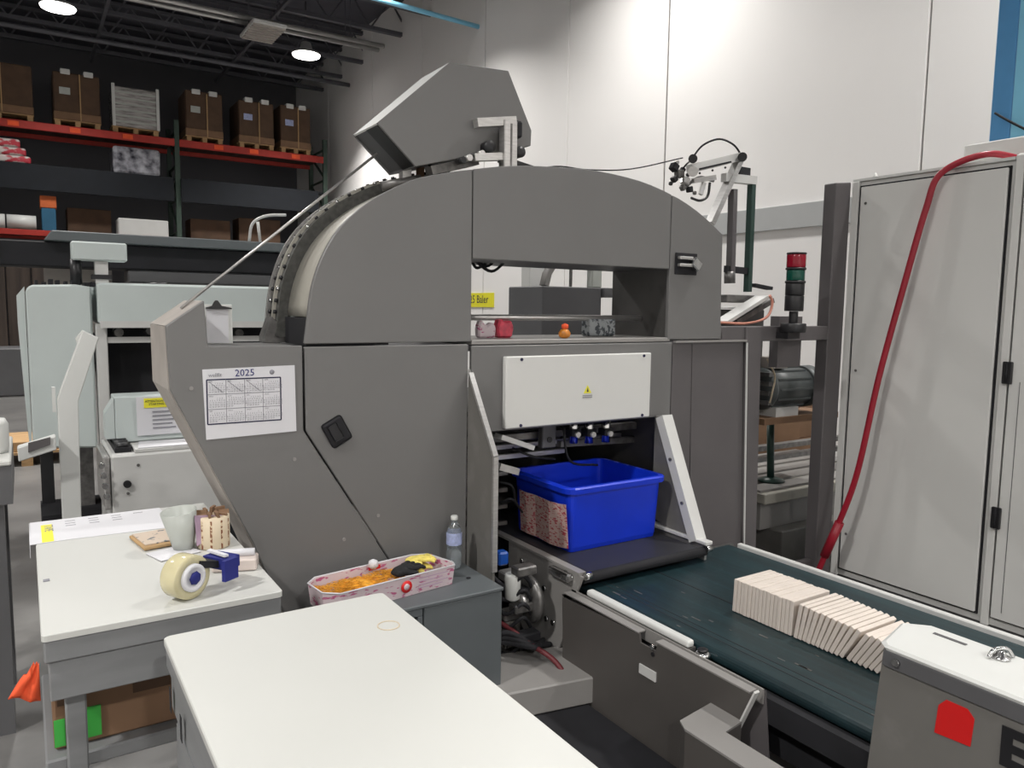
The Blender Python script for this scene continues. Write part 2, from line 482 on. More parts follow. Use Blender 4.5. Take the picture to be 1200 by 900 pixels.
rows = [(-.85, .37, 'dark brown bulk carton at the far left of the rack top', 0), (.72, 1.6, 'brown bulk carton with pale tag, second from the left on the rack top', 1),
        (3.3, 4.12, 'brown bulk carton with blue label just right of the green upright', 1), (4.47, 5.3, 'brown bulk carton with blue label, second from the right on the rack top', 1),
        (5.45, 6.2, 'brown bulk carton at the right end of the rack top', 1)]
for x0, x1, lab, kk in rows:
    p = thing('pallet', 'wood pallet under the ' + lab.split(',')[0].replace(' on the rack top', '').replace('dark brown bulk carton', 'bulk carton'), 'pallet', ((x0 + x1) / 2, YR + .5, 5.33), 'pallets on the rack top')
    pallet(p, x0, x1, YR + .02, YR + 1.0, 5.335)
    t = thing('bulk_carton', lab, 'carton', ((x0 + x1) / 2, YR + .5, 5.465), 'bulk cartons on the rack top')
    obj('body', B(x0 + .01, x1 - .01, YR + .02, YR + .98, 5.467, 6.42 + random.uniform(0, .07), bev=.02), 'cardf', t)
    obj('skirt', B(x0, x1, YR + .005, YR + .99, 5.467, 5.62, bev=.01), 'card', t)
    cxm = (x0 + x1) / 2
    obj('strap', B(cxm + .05, cxm + .07, YR - .002, YR + .02, 5.467, 6.42), 'cardl', t)
    if kk:
        obj('tag', B(x0 + .12, x0 + .32, YR + .008, YR + .0195, 5.98, 6.12), 'bluetag' if x0 > 4 else 'grayfilm', t)
        for q in (x0 + .15, x1 - .3):
            obj('end_cap', B(q, q + .18, YR + .0, YR + .2, 6.39, 6.5, bev=.01), 'light', t)
p = thing('pallet', 'wood pallet under the film wrapped load on the rack top', 'pallet', (2.28, YR + .5, 5.335), 'pallets on the rack top')
pallet(p, 1.8, 2.75, YR + .02, YR + 1.0, 5.335)
t = thing('wrapped_load', 'film wrapped grey load with white corner posts on the rack top', 'load', (2.28, YR + .5, 5.465))
obj('load', B(1.84, 2.74, YR + .03, YR + .98, 5.467, 6.32, bev=.04, seg=2), 'wrap', t)
for x in (1.82, 2.70): obj('corner_post', B(x, x + .06, YR + .0, YR + .06, 5.467, 6.36), 'light', t)
for k in range(6): obj('film_fold', B(1.845, 2.735, YR + .018, YR + .034, 5.56 + k * .125, 5.575 + k * .125 + .02), 'grayfilm', t)
bm = nb(); box(bm, 1.8, 2.75, YR + .02, YR + .9, 4.462, 5.05, bev=.06, seg=2)
t = obj('wrapped_load', bm, 'wrapk'); tag(t, 'black and silver film wrapped load below the red beam', 'load')
for k, (x0, x1, z0, z1, nm) in enumerate(((-.6, .28, 4.462, 4.62, 'bottom'), (-.62, .2, 4.622, 4.78, 'middle'), (-.7, .1, 4.782, 4.95, 'top'))):
    tag(obj('bag', B(x0, x1, YR + .02, YR + .6, z0, z1, bev=.05, seg=3), 'bagprint'), 'red and white plastic sack at the %s of the pile at far left' % nm, 'sack', 'sacks on the middle rack shelf')
for k, x in enumerate((-.75, -.2)):
    tag(obj('foam_roll', cyl(nb(), (x, YR + .2, 3.28), (x + .52, YR + .2, 3.28), .15, 14), 'white'), ['white wrapped roll at far left on the lower rack shelf', 'white wrapped roll beside the blue carton on the lower rack shelf'][k], 'roll', 'white rolls on the lower rack shelf')
t = thing('carton_stack', 'blue carton with orange top on the lower rack shelf', 'carton', (.55, YR + .2, 3.12))
obj('blue_half', B(.42, .68, YR + .05, YR + .5, 3.122, 3.60, bev=.01), 'bluecarton', t)
obj('orange_half', B(.40, .70, YR + .04, YR + .5, 3.602, 3.85, bev=.01), 'orangec', t)
tag(obj('tool_box', B(1.85, 2.87, YR - .02, YR + .5, 3.122, 3.49, bev=.02), 'light'), 'long pale grey box on the lower rack shelf', 'box')
for k, (a, b, h) in enumerate(((.9, 1.75, .55), (3.4, 4.3, .5), (4.5, 5.5, .6))):
    tag(obj('brown_carton', B(a, b, YR + .35, YR + 1.0, 3.122, 3.12 + h, bev=.01), 'cardf'), ['dim brown carton just left of the long pale box', 'dim brown carton right of the middle rack upright', 'dim brown carton nearest the white wall on the lower shelf'][k], 'carton', 'dim cartons on the lower rack shelf')
# ground level behind the rear machine
t = thing('board_stack', 'tall dark brown boards stored upright at the far left', 'boards', (-.6, 18, 0))
for k in range(7):
    x = -2.4 + k * .43
    obj('board', B(x, x + .41, 18.0 + .02 * (k % 3), 18.3, 0, 2.72 - .05 * (k % 2), bev=.01), 'brownwood', t)
for k, x in enumerate((-1.5, -.72, .02)):
    tag(obj('grey_crate', B(x, x + .72, 15.6, 16.4, 0, .86 - .03 * k, bev=.02), 'greyd'), ['dark grey crate furthest left before the brown boards', 'middle dark grey crate before the brown boards', 'dark grey crate nearest the pale cabinet'][k], 'crate', 'grey crates on the floor at the back')
p = thing('pallet', 'low wood pallet on the grey floor left of the pale cabinet', 'pallet', (-.1, 9.4, 0))
pallet(p, -.55, .5, 8.9, 9.7, 0.0, .14)
tag(obj('plywood_sheet', B(-.5, .45, 8.95, 9.65, .142, .24, bev=.005), 'wood'), 'thick bright plywood sheet lying on the low floor pallet', 'board')

# ================================================================== REAR MACHINE
YM = 5.8
t = thing('rear_machine', 'pale grey green packing machine standing behind the left desk', 'machine', (1.2, YM, 0))
obj('side_cabinet', prism(nb(), [(.02, .69), (.39, .66), (.39, 1.745), (.30, 1.76), (.05, 1.75), (.02, 1.72)], YM, YM + .7, bev=.012), 'pale', t)
obj('side_flap', prism(nb(), [(-.03, 1.68), (.015, 1.74), (.015, .69), (-.0, .69), (-.03, 1.5)], YM + .03, YM + .4), 'pale', t)
obj('hood', prism(nb(), [(.42, 1.50), (2.5, 1.50), (2.5, 1.775), (.42, 1.775)], YM - .05, YM + .6, bev=.015), 'pale', t)
obj('hood_lip', B(.43, 2.5, YM - .06, YM - .02, 1.475, 1.52), 'light', t)
obj('column', B(.405, .475, YM, YM + .1, 0, 1.5, bev=.006), 'light', t)
obj('column', B(2.3, 2.4, YM, YM + .1, 0, 1.5, bev=.006), 'light', t)
obj('dark_interior', B(.48, 2.3, YM + .22, YM + .6, .2, 1.5), 'blackm', t)
obj('base_plinth', B(.05, 2.4, YM + .12, YM + .6, 0, .2), 'blackm', t)
obj('rail', B(.47, 2.3, YM + .02, YM + .06, 1.37, 1.41), 'light', t)
obj('leg', B(.06, .14, YM + .5, YM + .6, .2, .69), 'black', t)
obj('inner_support', B(.28, .38, YM + .3, YM + .5, .0, .66), 'steeld', t)
for i, (x, z) in enumerate(((.55, 1.44), (.75, 1.45), (1.0, 1.44), (1.35, 1.43))):
    obj('tension_roller', cyl(nb(), (x, YM + .05, z), (x, YM + .22, z), .03, 12), 'steeld', t)
bm = nb()
for i in range(9): box(bm, .07 + i * .04 + random.uniform(0, .01), .085 + i * .04 + random.uniform(.005, .02), YM + .05, YM + .25, 1.75, 1.765 + random.uniform(.005, .03))
obj('fittings', bm, 'blackm', t)
obj('mirror_hood', cyl(nb(), (.72, YM + .05, 1.77), (.86, YM + .05, 1.77), .018, 10), 'black', t)
# overhead gantry on the rear machine
g = thing('overhead_gantry', 'black overhead conveyor beam with grey ledge above the rear machine', 'conveyor', (1, 6.7, 0))
obj('beam', B(-.9, 3.0, 6.6, 6.95, 1.90, 2.085, bev=.01), 'blackm', g)
obj('ledge', prism(nb(), [(.15, 2.087), (3.0, 2.087), (3.0, 2.16), (.20, 2.16)], 6.5, 6.98, bev=.006), 'greybox', g)
obj('lower_pan', B(.7, 3.0, 6.62, 6.9, 1.80, 1.898, bev=.01), 'greyd', g)
obj('backing_sheet', B(.15, .62, 6.97, 7.0, 1.4, 1.92), 'beige', g)
for x in (-.8, 2.9): obj('post', B(x - .04, x + .04, 6.72, 6.8, 0, 1.9), 'greyd', g)
bm = tube(nb(), [at(292, 283, Y=6.7), at(296, 262, Y=6.7), at(312, 253, Y=6.7), at(335, 252, Y=6.7)], .012)
obj('hoop', bm, 'light', g)
obj('hoop', tube(nb(), [at(302, 260, Y=6.72), at(305, 284, Y=6.72)], .012, sm=1), 'light', g)
c = thing('operator_console', 'pale grey control panel on a short stalk above the rear machine', 'console', (.45, 5.85, 1.76))
obj('casing', B(.285, .615, 5.82, 5.95, 1.92, 2.045, bev=.01), 'pale', c)
obj('stalk', B(.42, .50, 5.85, 5.92, 1.762, 1.921, bev=.004), 'light', c)
obj('yoke', B(.40, .52, 5.84, 5.93, 1.80, 1.83), 'black', c)
obj('plug', cyl(nb(), (.31, 5.88, 1.762), (.31, 5.88, 1.925), .035, 12), 'black', c)

# in-feed cabinet in front of the rear machine
t = thing('infeed_cabinet', 'light grey low cabinet with rail and black knob beside the rear machine', 'cabinet', (.75, 5.2, 0))
obj('body', B(.40, 1.25, 4.98, 5.65, .3, .745, bev=.012), 'light', t)
obj('plinth', B(.44, 1.2, 5.02, 5.6, 0, .3), 'blackm', t)
obj('side_rail', B(.36, .395, 4.99, 5.5, .42, .74, bev=.008), 'alu', t)
obj('inlet_slot', B(.43, .52, 5.06, 5.6, .746, .775), 'blackm', t)
for k in range(6): obj('roller', cyl(nb(), (.44, 5.1 + k * .08, .78), (.51, 5.1 + k * .08, .78), .022, 10), 'black', t)
obj('lock_knob', cyl(nb(), at(149, 567, Y=4.98), at(149, 567, Y=4.98) + Vector((0, -.02, 0)), .022, 14), 'black', t)
for q in ((150, 578), (162, 545)): obj('screw', cyl(nb(), at(*q, Y=4.98), at(*q, Y=4.98) + Vector((0, -.008, 0)), .009, 8), 'steeld', t)
for k in range(4):
    p = at(119 + k * 2, 545 + k * 12, Y=4.97); obj('clamp_bolt', cyl(nb(), p, p + Vector((0, -.03, 0)), .018, 8), 'chrome', t)
obj('tray_top', B(.53, 1.2, 5.0, 5.25, .746, .77, bev=.004), 'light', t)
tag(obj('paper_sheet', prism(nb(), [(.55, 5.01), (.92, 5.0), (.95, 5.22), (.58, 5.24)], .771, .776, 'Z'), 'paper'), 'blank white sheet lying on the low cabinet tray', 'paper')
t = thing('sign_holder', 'pale upright sign holder with a notice headed by yellow print', 'sign', (.7, 5.35, .77))
obj('hood', prism(nb(), [(5.26, .772), (5.5, .772), (5.5, 1.06), (5.27, 1.06)], .455, .95, 'X', bev=.006), 'pale', t)
obj('notice', B(.575, .88, 5.25, 5.258, .81, 1.055), 'paper', t)
obj('wing', prism(nb(), [(.40, .80), (.452, .80), (.452, 1.05), (.40, .96)], 5.27, 5.4), 'pale', t)
obj('heading', B(.618, .84, 5.245, 5.2495, .985, 1.045), 'yellow', t)
text('heading_text', 'ATTENTION - READ BEFORE\n    STARTING MACHINE', .019, (.624, 5.2435, 1.020), (1, 0, 0), (0, 0, 1), 'ink', t)
for k in range(5): obj('text_line', B(.665, .80 - .02 * (k % 2), 5.245, 5.2495, .955 - k * .026, .962 - k * .026), 'inkg', t)
# bent white stand with a small tilted display
t = thing('bent_stand', 'white bent flat bar stand with small tilted display behind the left desk', 'stand', (.16, 4.2, 0))
a = [at(97, 387, Y=4.2), at(116, 396, Y=4.2), at(92, 470, Y=4.2), at(91, 600, Y=4.2), at(71, 600, Y=4.2), at(67, 468, Y=4.2)]
pts = [(a[0].x, a[0].z), (a[1].x, a[1].z), (a[2].x, a[2].z), (a[3].x + .006, 0.01), (a[4].x + .006, 0.01), (a[5].x, a[5].z)]
obj('bar', prism(nb(), pts, 4.2, 4.26, bev=.004), 'white', t)
obj('hook', prism(nb(), [(at(89, 400, Y=4.2).x, 1.47), (a[0].x, 1.51), (a[0].x + .01, 1.47), (at(92, 408, Y=4.2).x, 1.43)], 4.21, 4.26), 'white', t)
obj('fin', B(.10, .115, 4.21, 4.24, 1.12, 1.24), 'white', t)
obj('foot', B(.07, .27, 4.14, 4.32, 0, .009), 'white', t)
q = [at(65, 510, Y=4.15), at(66, 526, Y=4.15), at(22, 540, Y=4.15), at(20, 524, Y=4.15)]
obj('display_tray', prism(nb(), [(v.x, v.z) for v in q], 4.12, 4.2, bev=.004), 'white', t)
q = [at(59, 512, Y=4.119), at(59, 521, Y=4.119), at(33, 530, Y=4.119), at(33, 519, Y=4.119)]
obj('display', prism(nb(), [(v.x, v.z) for v in q], 4.112, 4.12), 'mauve', t)

# left grey desk cut by the frame
t = thing('side_desk', 'grey enamel desk with white top cut off by the left edge', 'desk', (-.35, 3.5, 0))
obj('top', B(-.6, -.06, 3.3, 3.9, 1.045, 1.065, bev=.005), 'table', t)
obj('apron', B(-.6, -.06, 3.31, 3.89, .90, 1.043), 'greyd', t)
obj('leg', B(-.17, -.09, 3.34, 3.42, 0, .90), 'greyd', t)
obj('leg', B(-.58, -.5, 3.34, 3.42, 0, .90), 'greyd', t)
obj('leg', B(-.17, -.09, 3.78, 3.86, 0, .90), 'greyd', t)
obj('leg', B(-.58, -.5, 3.78, 3.86, 0, .90), 'greyd', t)
obj('side_panel', B(-.5, -.17, 3.345, 3.36, .1, .90), 'greyd', t)
tag(obj('white_jar', lathe(nb(), (-.12, 3.5, 1.066), [(.05, 0), (.055, .02), (.055, .11), (.045, .13)], 18), 'white'), 'short white jar on the grey desk at the left edge', 'jar')

# ================================================================== MAIN MACHINE
Y0 = 2.74; TH = .022
mm = thing('arch_machine', 'large grey arched packing machine filling the middle of the hall', 'machine', (2, Y0, 0))


def panel(name, pts, y0=Y0, th=TH, m='grey', parent=None, bev=.003):
    return obj(name, prism(nb(), pts, y0, y0 + th, bev=bev), m, parent or mm)


gp = .004
panel('wing_panel', [(.396, 1.572), (.518, 1.659), (.527, 1.503), (.856 - gp, 1.5), (.856 - gp, 1.187), (1.166, .672), (1.45, .2), (1.45, .03), (.95, .03), (.664, .79), (.405, 1.356)])
# wing body behind the panel: a slanted shell
obj('wing_side', prism(nb(), [(.398, 1.57), (.40, 1.357), (.66, .79), (.95, .03), (.97, .03), (.68, .79), (.42, 1.357), (.418, 1.565)], Y0 + TH + .001, Y0 + .38), 'beige', mm)
obj('wing_roof', prism(nb(), [(.398, 1.572), (.518, 1.658), (.518, 1.64), (.42, 1.566)], Y0 + TH + .001, Y0 + .38), 'beige', mm)
obj('wing_shelf', B(.527, .856, Y0 + TH + .001, Y0 + .38, 1.47, 1.495), 'grey', mm)
obj('wing_back', prism(nb(), [(.42, 1.565), (.515, 1.635), (.53, 1.47), (.9, 1.47), (1.4, .03), (.98, .03), (.68, .79), (.42, 1.357)], Y0 + .36, Y0 + .38), 'greyd', mm)
panel('lower_door', [(.856 + gp, 1.495), (1.545, 1.495), (1.537, .03), (1.455, .03), (1.455, .205), (1.173, .672), (.862, 1.184)])
ARC = [(.861, 1.506), (.871, 1.578), (.888, 1.702), (.931, 1.827), (1.003, 1.939), (1.121, 2.042), (1.279, 2.13), (1.40, 2.168), (1.563, 2.205),
       (1.747, 2.238), (1.966, 2.258), (2.203, 2.266), (2.459, 2.247), (2.664, 2.203), (2.799, 2.157), (2.922, 2.099), (3.032, 2.034)]
ARC = [(p.x, p.y) for p in smooth_path([(a, b, 0) for a, b in ARC], 3)]
XS1, XS2 = 1.562, 2.668
La = [p for p in ARC if p[0] < XS1 - .01]; Lb = [p for p in ARC if XS1 + .01 < p[0] < XS2 - .01]; Lc = [p for p in ARC if p[0] > XS2 + .01]
panel('arch_panel_left', La + [(XS1 - gp, 2.203), (XS1 - gp, 1.506)])
panel('arch_panel_top', [(XS1 + .001, 2.205)] + Lb + [(XS2 - .002, 2.202), (XS2 - .002, 1.846), (XS1 + .001, 1.846)])
panel('arch_panel_right', [(XS2 + .002, 2.2)] + Lc + [(3.044, 1.60), (3.06, 1.50), (XS2 + .002, 1.502)])
# drum behind the plates
obj('drum', band(nb(), [(x + .012, z - .012) if x < 2 else (x - .012, z - .012) for x, z in ARC if z > 1.585 and x < 3.0], Y0 + TH, Y0 + .30, .03), 'cream', mm)
trk = obj('chain_track', band(nb(), [(x - .022 * (1 if x < 2.2 else -1) * min(1, abs(x - 2.2)), z + .018) for x, z in ARC if x < 2.9], Y0 + .30, Y0 + .49, .05), 'track', mm)
bm = band(nb(), [(x - .034 * min(1, abs(x - 2.2)), z + .024) for x, z in ARC if x < 2.3], Y0 + .34, Y0 + .352, .03); obj('track_rib', bm, 'cream', trk)
bm = band(nb(), [(x - .034 * min(1, abs(x - 2.2)), z + .024) for x, z in ARC if x < 2.3], Y0 + .43, Y0 + .438, .03); obj('track_rib', bm, 'alu', trk)
arcl = [p for p in ARC if p[0] < 1.7]
for i in range(0, len(arcl) - 1):
    a = Vector(arcl[i]); b = Vector(arcl[i + 1]); n = Vector((-(b - a).y, (b - a).x)).normalized()
    p = a + n * .026; q = p + n * .012
    obj('bolt', cyl(nb(), (p.x, Y0 + .32, p.y), (q.x, Y0 + .32, q.y), .008, 8), 'black' if i % 3 else 'chrome', trk)
    obj('bolt', cyl(nb(), (p.x, Y0 + .395, p.y), (q.x, Y0 + .395, q.y), .008, 8), 'black' if (i + 1) % 3 else 'chrome', trk)
obj('track_foot', prism(nb(), [(.80, 1.497), (.885, 1.497), (.885, 1.53), (.83, 1.60), (.80, 1.52)], Y0 + .31, Y0 + .40), 'steeld', mm)
obj('drum_void', B(.875, 1.2, Y0 + TH + .002, Y0 + .29, 1.497, 1.60), 'blackm', mm)
# inside of the window opening
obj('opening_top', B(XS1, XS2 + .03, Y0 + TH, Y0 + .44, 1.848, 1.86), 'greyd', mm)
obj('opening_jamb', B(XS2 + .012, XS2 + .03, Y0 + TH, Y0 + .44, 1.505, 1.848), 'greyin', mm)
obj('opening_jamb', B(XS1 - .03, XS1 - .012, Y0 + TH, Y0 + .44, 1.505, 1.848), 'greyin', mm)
obj('opening_sill', B(XS1, XS2 + .02, Y0 + .001, Y0 + .45, 1.492, 1.512, bev=.003), 'taupel', mm)
obj('cross_rail', cyl(nb(), (XS1, 2.95, 1.603), (XS2 + .01, 2.95, 1.603), .014, 12), 'alu', mm)
obj('inner_floor', B(.9, 3.0, Y0 + TH, Y0 + .46, 1.465, 1.49), 'greyd', mm)
# upper front panel + opening below
panel('front_panel', [(XS1, 1.488), (2.705, 1.488), (2.705, .03), (2.66, .03), (2.66, 1.12), (XS1, 1.12)])
cov = obj('switch_cover', B(1.712, 2.54, Y0 - .03, Y0 - .001, 1.131, 1.441, bev=.004), 'cab', mm)
for x, z in ((1.79, 1.428), (2.49, 1.428), (1.79, 1.142), (2.49, 1.142)):
    obj('screw', cyl(nb(), (x, Y0 - .034, z), (x, Y0 - .029, z), .007, 8), 'ink', cov)
s = obj('warning_sign', prism(nb(), [(2.13, 1.265), (2.175, 1.265), (2.1525, 1.302)], Y0 - .0315, Y0 - .0301), 'yellow', cov)
obj('warning_sign', prism(nb(), [(2.147, 1.271), (2.158, 1.271), (2.1525, 1.293)], Y0 - .0322, Y0 - .0316), 'ink', cov)
for k in range(2): obj('warning_line', B(2.125, 2.18, Y0 - .0315, Y0 - .0301, 1.252 - k * .008, 1.256 - k * .008), 'inkg', cov)
panel('right_panel', [(2.709, 1.488), (3.225, 1.488), (3.30, .03), (2.709, .03)], m='mauve')
obj('panel_fold', prism(nb(), [(2.84, 1.48), (2.846, 1.48), (2.90, .03), (2.88, .03)], Y0 - .004, Y0 - .0005), 'mauve', mm)
obj('corner_column', prism(nb(), [(3.229, 1.565), (3.352, 1.565), (3.40, .0), (3.29, .0)], Y0 - .012, Y0 + .08, bev=.004), 'mauve', mm)
obj('column_edge', prism(nb(), [(3.229, 1.48), (3.236, 1.48), (3.302, .03), (3.294, .03)], Y0 - .02, Y0 - .0125), 'light', mm)
obj('top_lip', B(2.71, 3.23, Y0 - .02, Y0 - .001, 1.486, 1.496), 'taupel', mm)
obj('body_side', B(3.0, 3.04, Y0 + TH, Y0 + .46, 1.5, 2.0), 'greyd', mm)
# panel handle: black recessed latch, tilted
h0 = at(394, 505.5, Y=Y0)
bm = nb(); box(bm, h0.x - .043, h0.x + .043, Y0 - .012, Y0 - .0005, h0.z - .052, h0.z + .052, bev=.010, seg=2, R=Matrix.Rotation(math.radians(-28), 3, 'Y') @ Matrix.Identity(3))
hd = obj('door_latch', bm, 'blackm', mm)
bm = nb(); box(bm, h0.x - .028, h0.x + .012, Y0 - .016, Y0 - .0125, h0.z - .034, h0.z + .034, bev=.004, R=Matrix.Rotation(math.radians(-28), 3, 'Y'))
obj('paddle', bm, 'black', hd)
# socket on the arch
bm = B(2.70, 2.85, Y0 - .006, Y0 - .0005, 1.822, 1.928, bev=.002); sk = obj('socket', bm, 'blackm', mm)
for dz in (.02, .055): obj('socket_pin', B(2.71, 2.80, Y0 - .03, Y0 - .0065, 1.84 + dz, 1.855 + dz, bev=.003), 'alu', sk)
obj('socket_cover', B(2.79, 2.85, Y0 - .04, Y0 - .0065, 1.85, 1.90, bev=.005, R=Matrix.Rotation(.6, 3, 'Y')), 'chrome', sk)
# studs
for px, py in ((345, 538), (403, 632), (224, 455), (443, 604)):
    p = at(px, py, Y=Y0); obj('stud', cyl(nb(), p, p + Vector((0, -.004, 0)), .007, 8), 'taupel', mm)
# side guard plates of the feed opening
a = at(545, 432, X=1.55); b_ = at(580, 535, X=1.55)
obj('guard_plate', prism(nb(), [(Y0 - .001, a.z), (b_.y, b_.z), (b_.y, .05), (Y0 - .001, .05)], 1.545, 1.555, 'X'), 'taupe', mm)
bm = nb(); beam(bm, (1.55, Y0 - .012, a.z - .015), (1.55, b_.y - .004, b_.z), .022, .012); beam(bm, (1.55, b_.y - .004, b_.z), (1.55, b_.y - .004, .59), .022, .012, (0, 1, 0))
obj('guard_edge', bm, 'alu', mm)
obj('guard_plate', prism(nb(), [(Y0 - .001, 1.13), (Y0 - .07, 1.13), (2.42, .58), (2.50, .56), (Y0 - .001, .62)], 2.60, 2.645, 'X', bev=.003), 'taupe', mm)
bm = nb(); beam(bm, (2.615, Y0 - .05, 1.13), (2.615, 2.44, .575), .065, .05)
obj('guard_edge', bm, 'light', mm)
for k in (.35, .7):
    p = Vector((2.582, Y0 - .05 - .25 * k, 1.13 - .555 * k)); obj('bolt', cyl(nb(), p, p + Vector((-.006, 0, 0)), .008, 8), 'steeld', mm)
# feed chamber
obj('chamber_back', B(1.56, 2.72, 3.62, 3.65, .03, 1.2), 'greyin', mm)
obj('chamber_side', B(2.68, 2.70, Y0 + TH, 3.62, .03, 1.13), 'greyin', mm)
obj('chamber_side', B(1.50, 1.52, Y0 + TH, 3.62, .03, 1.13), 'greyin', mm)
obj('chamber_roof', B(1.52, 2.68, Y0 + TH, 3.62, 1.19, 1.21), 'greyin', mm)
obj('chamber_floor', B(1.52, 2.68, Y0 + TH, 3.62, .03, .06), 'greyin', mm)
for k, (px, py) in enumerate(((672, 507), (690, 507), (710, 506))):
    p = at(px, py, Y=2.86)
    o = obj('air_cylinder', cyl(nb(), p + Vector((0, 0, -.05)), p + Vector((0, 0, .09)), .022, 14), 'chrome', mm)
    obj('end_block', B(p.x - .028, p.x + .028, p.y - .028, p.y + .028, p.z - .015, p.z + .02, bev=.003), 'blackm', o)
    obj('nozzle', cyl(nb(), p + Vector((0, -.04, -.005)), p + Vector((0, 0, -.005)), .014, 10), 'alu', o)
obj('valve_bar', B(1.60, 2.66, 2.93, 2.97, 1.03, 1.065, bev=.003), 'steeld', mm)
obj('valve_bar', B(1.60, 2.66, 3.05, 3.07, .97, .99), 'alu', mm)
p = at(641, 512, Y=2.9); obj('sensor_block', B(p.x - .04, p.x + .04, 2.88, 2.92, p.z - .05, p.z + .06, bev=.004), 'greyd', mm)
obj('sensor_eye', cyl(nb(), (p.x, 2.875, p.z - .01), (p.x, 2.881, p.z - .01), .014, 12), 'black', mm)
bm = nb(); a = at(584, 511, Y=2.80); b_ = at(622, 524, Y=2.80); beam(bm, a, b_, .06, .022); obj('guide_arm', bm, 'light', mm)
bm = nb(); beam(bm, at(582, 536, Y=2.85), at(660, 528, Y=2.95), .02, .02); obj('guide_arm', bm, 'alu', mm)
bm = nb(); beam(bm, at(583, 546, Y=2.8), at(605, 552, Y=2.8), .05, .03); obj('guide_arm', bm, 'alu', mm)
bm = nb(); beam(bm, at(655, 520, Y=2.9), at(755, 514, Y=3.0), .03, .03); obj('guide_arm', bm, 'steeld', mm)
for k, (q0, q1, q2) in enumerate((((600, 525), (625, 535), (650, 538)), ((586, 565), (600, 570), (604, 590)), ((660, 500), (668, 540), (700, 545)), ((586, 590), (600, 585), (612, 600)))):
    obj('cable', tube(nb(), [at(*q0, Y=2.85), at(*q1, Y=2.8), at(*q2, Y=2.9)], .006, 6), 'blackm', mm)
obj('lift_column', B(1.66, 1.74, 3.05, 3.12, .06, 1.19), 'steeld', mm)
obj('lift_column', B(1.80, 1.84, 3.2, 3.25, .06, 1.19), 'steeld', mm)
for z in (.62, .70, .78, .86): obj('slide_bar', B(1.58, 1.90, 2.98, 3.0, z, z + .018), 'steeld', mm)
obj('pulley', lathe(nb(), (1.72, 2.93, .72), [(.02, 0), (.055, 0), (.055, .03), (.02, .03)], 16, (0, -1, 0)), 'alu', mm)
obj('pulley', lathe(nb(), (2.62, 2.9, .66), [(.02, 0), (.045, 0), (.045, .04), (.02, .04)], 16, (0, -1, 0)), 'alu', mm)
# drive group left of the side plate
obj('blue_fitting', B(1.66, 1.71, 2.66, 2.71, .55, .61, bev=.008), 'blueplastic', mm)
obj('filter_bowl', lathe(nb(), (1.69, 2.60, .42), [(.02, 0), (.032, .01), (.035, .1), (.03, .115), (.0, .115)], 16, cap=False), 'white', mm)
obj('drive_wheel', lathe(nb(), (1.80, 2.62, .40), [(.02, 0), (.10, 0), (.105, .015), (.10, .03), (.02, .03)], 28, (-1, 0, .0)), 'steeld', mm)
obj('drive_wheel', lathe(nb(), (1.755, 2.62, .40), [(.01, 0), (.05, 0), (.05, .03), (.01, .03)], 20, (-1, 0, .0)), 'alu', mm)
for k in range(7):
    y = 2.50 + random.uniform(0, .2); z = .2 + k * .055
    obj('valve_block', B(1.66 + random.uniform(0, .04), 1.78, y, y + .06, z, z + .04, bev=.006), ['steeld', 'blackm', 'alu'][k % 3], mm)
for k in range(6):
    z = .18 + k * .06; obj('wiring', tube(nb(), [(1.6, 2.78, z + .1), (1.66, 2.62, z), (1.72, 2.56, z + .05), (1.8, 2.6, z - .05)], .009, 6), 'blackm', mm)
# short outfeed conveyor under the bin
cb = thing('short_conveyor', 'short black belt conveyor carrying the blue bin out of the machine', 'conveyor', (2.24, 2.9, .13))
obj('belt', B(1.915, 2.575, 2.365, 3.5, .535, .565, bev=.012, seg=3), 'beltk', cb)
obj('side_plate', prism(nb(), [(2.92, .56), (2.36, .56), (2.40, .48), (2.50, .44), (2.485, .25), (2.56, .10), (2.70, .10), (2.74, .14), (2.92, .30)], 1.872, 1.885, 'X', bev=.002), 'taupel', cb)
obj('top_edge', B(1.868, 1.905, 2.38, 3.5, .561, .572), 'taupel', cb)
obj('side_plate', B(2.60, 2.612, 2.38, 3.45, .45, .572), 'alu', cb)
obj('side_rail', B(2.585, 2.63, 2.36, 3.4, .575, .592, bev=.003), 'light', cb)
obj('end_roller', cyl(nb(), (1.89, 2.38, .545), (2.60, 2.38, .545), .022, 14), 'blackm', cb)
for x in (1.905, 2.605): obj('roller_cap', cyl(nb(), (x - .02, 2.36, .56), (x + .01, 2.36, .56), .016, 12), 'chrome', cb)
for y, z in ((2.80, .50), (2.62, .43), (2.55, .30), (2.60, .30), (2.53, .54), (2.47, .545), (2.43, .54)):
    obj('bolt', cyl(nb(), (1.873, y, z), (1.862, y, z), .012, 10), 'chrome', cb)
obj('tension_block', B(1.84, 1.871, 2.42, 2.56, .52, .555, bev=.006), 'chrome', cb)
obj('stand', B(1.95, 2.05, 2.6, 2.7, 0, .535), 'steeld', cb)
obj('stand', B(2.45, 2.55, 2.6, 2.7, 0, .535), 'steeld', cb)
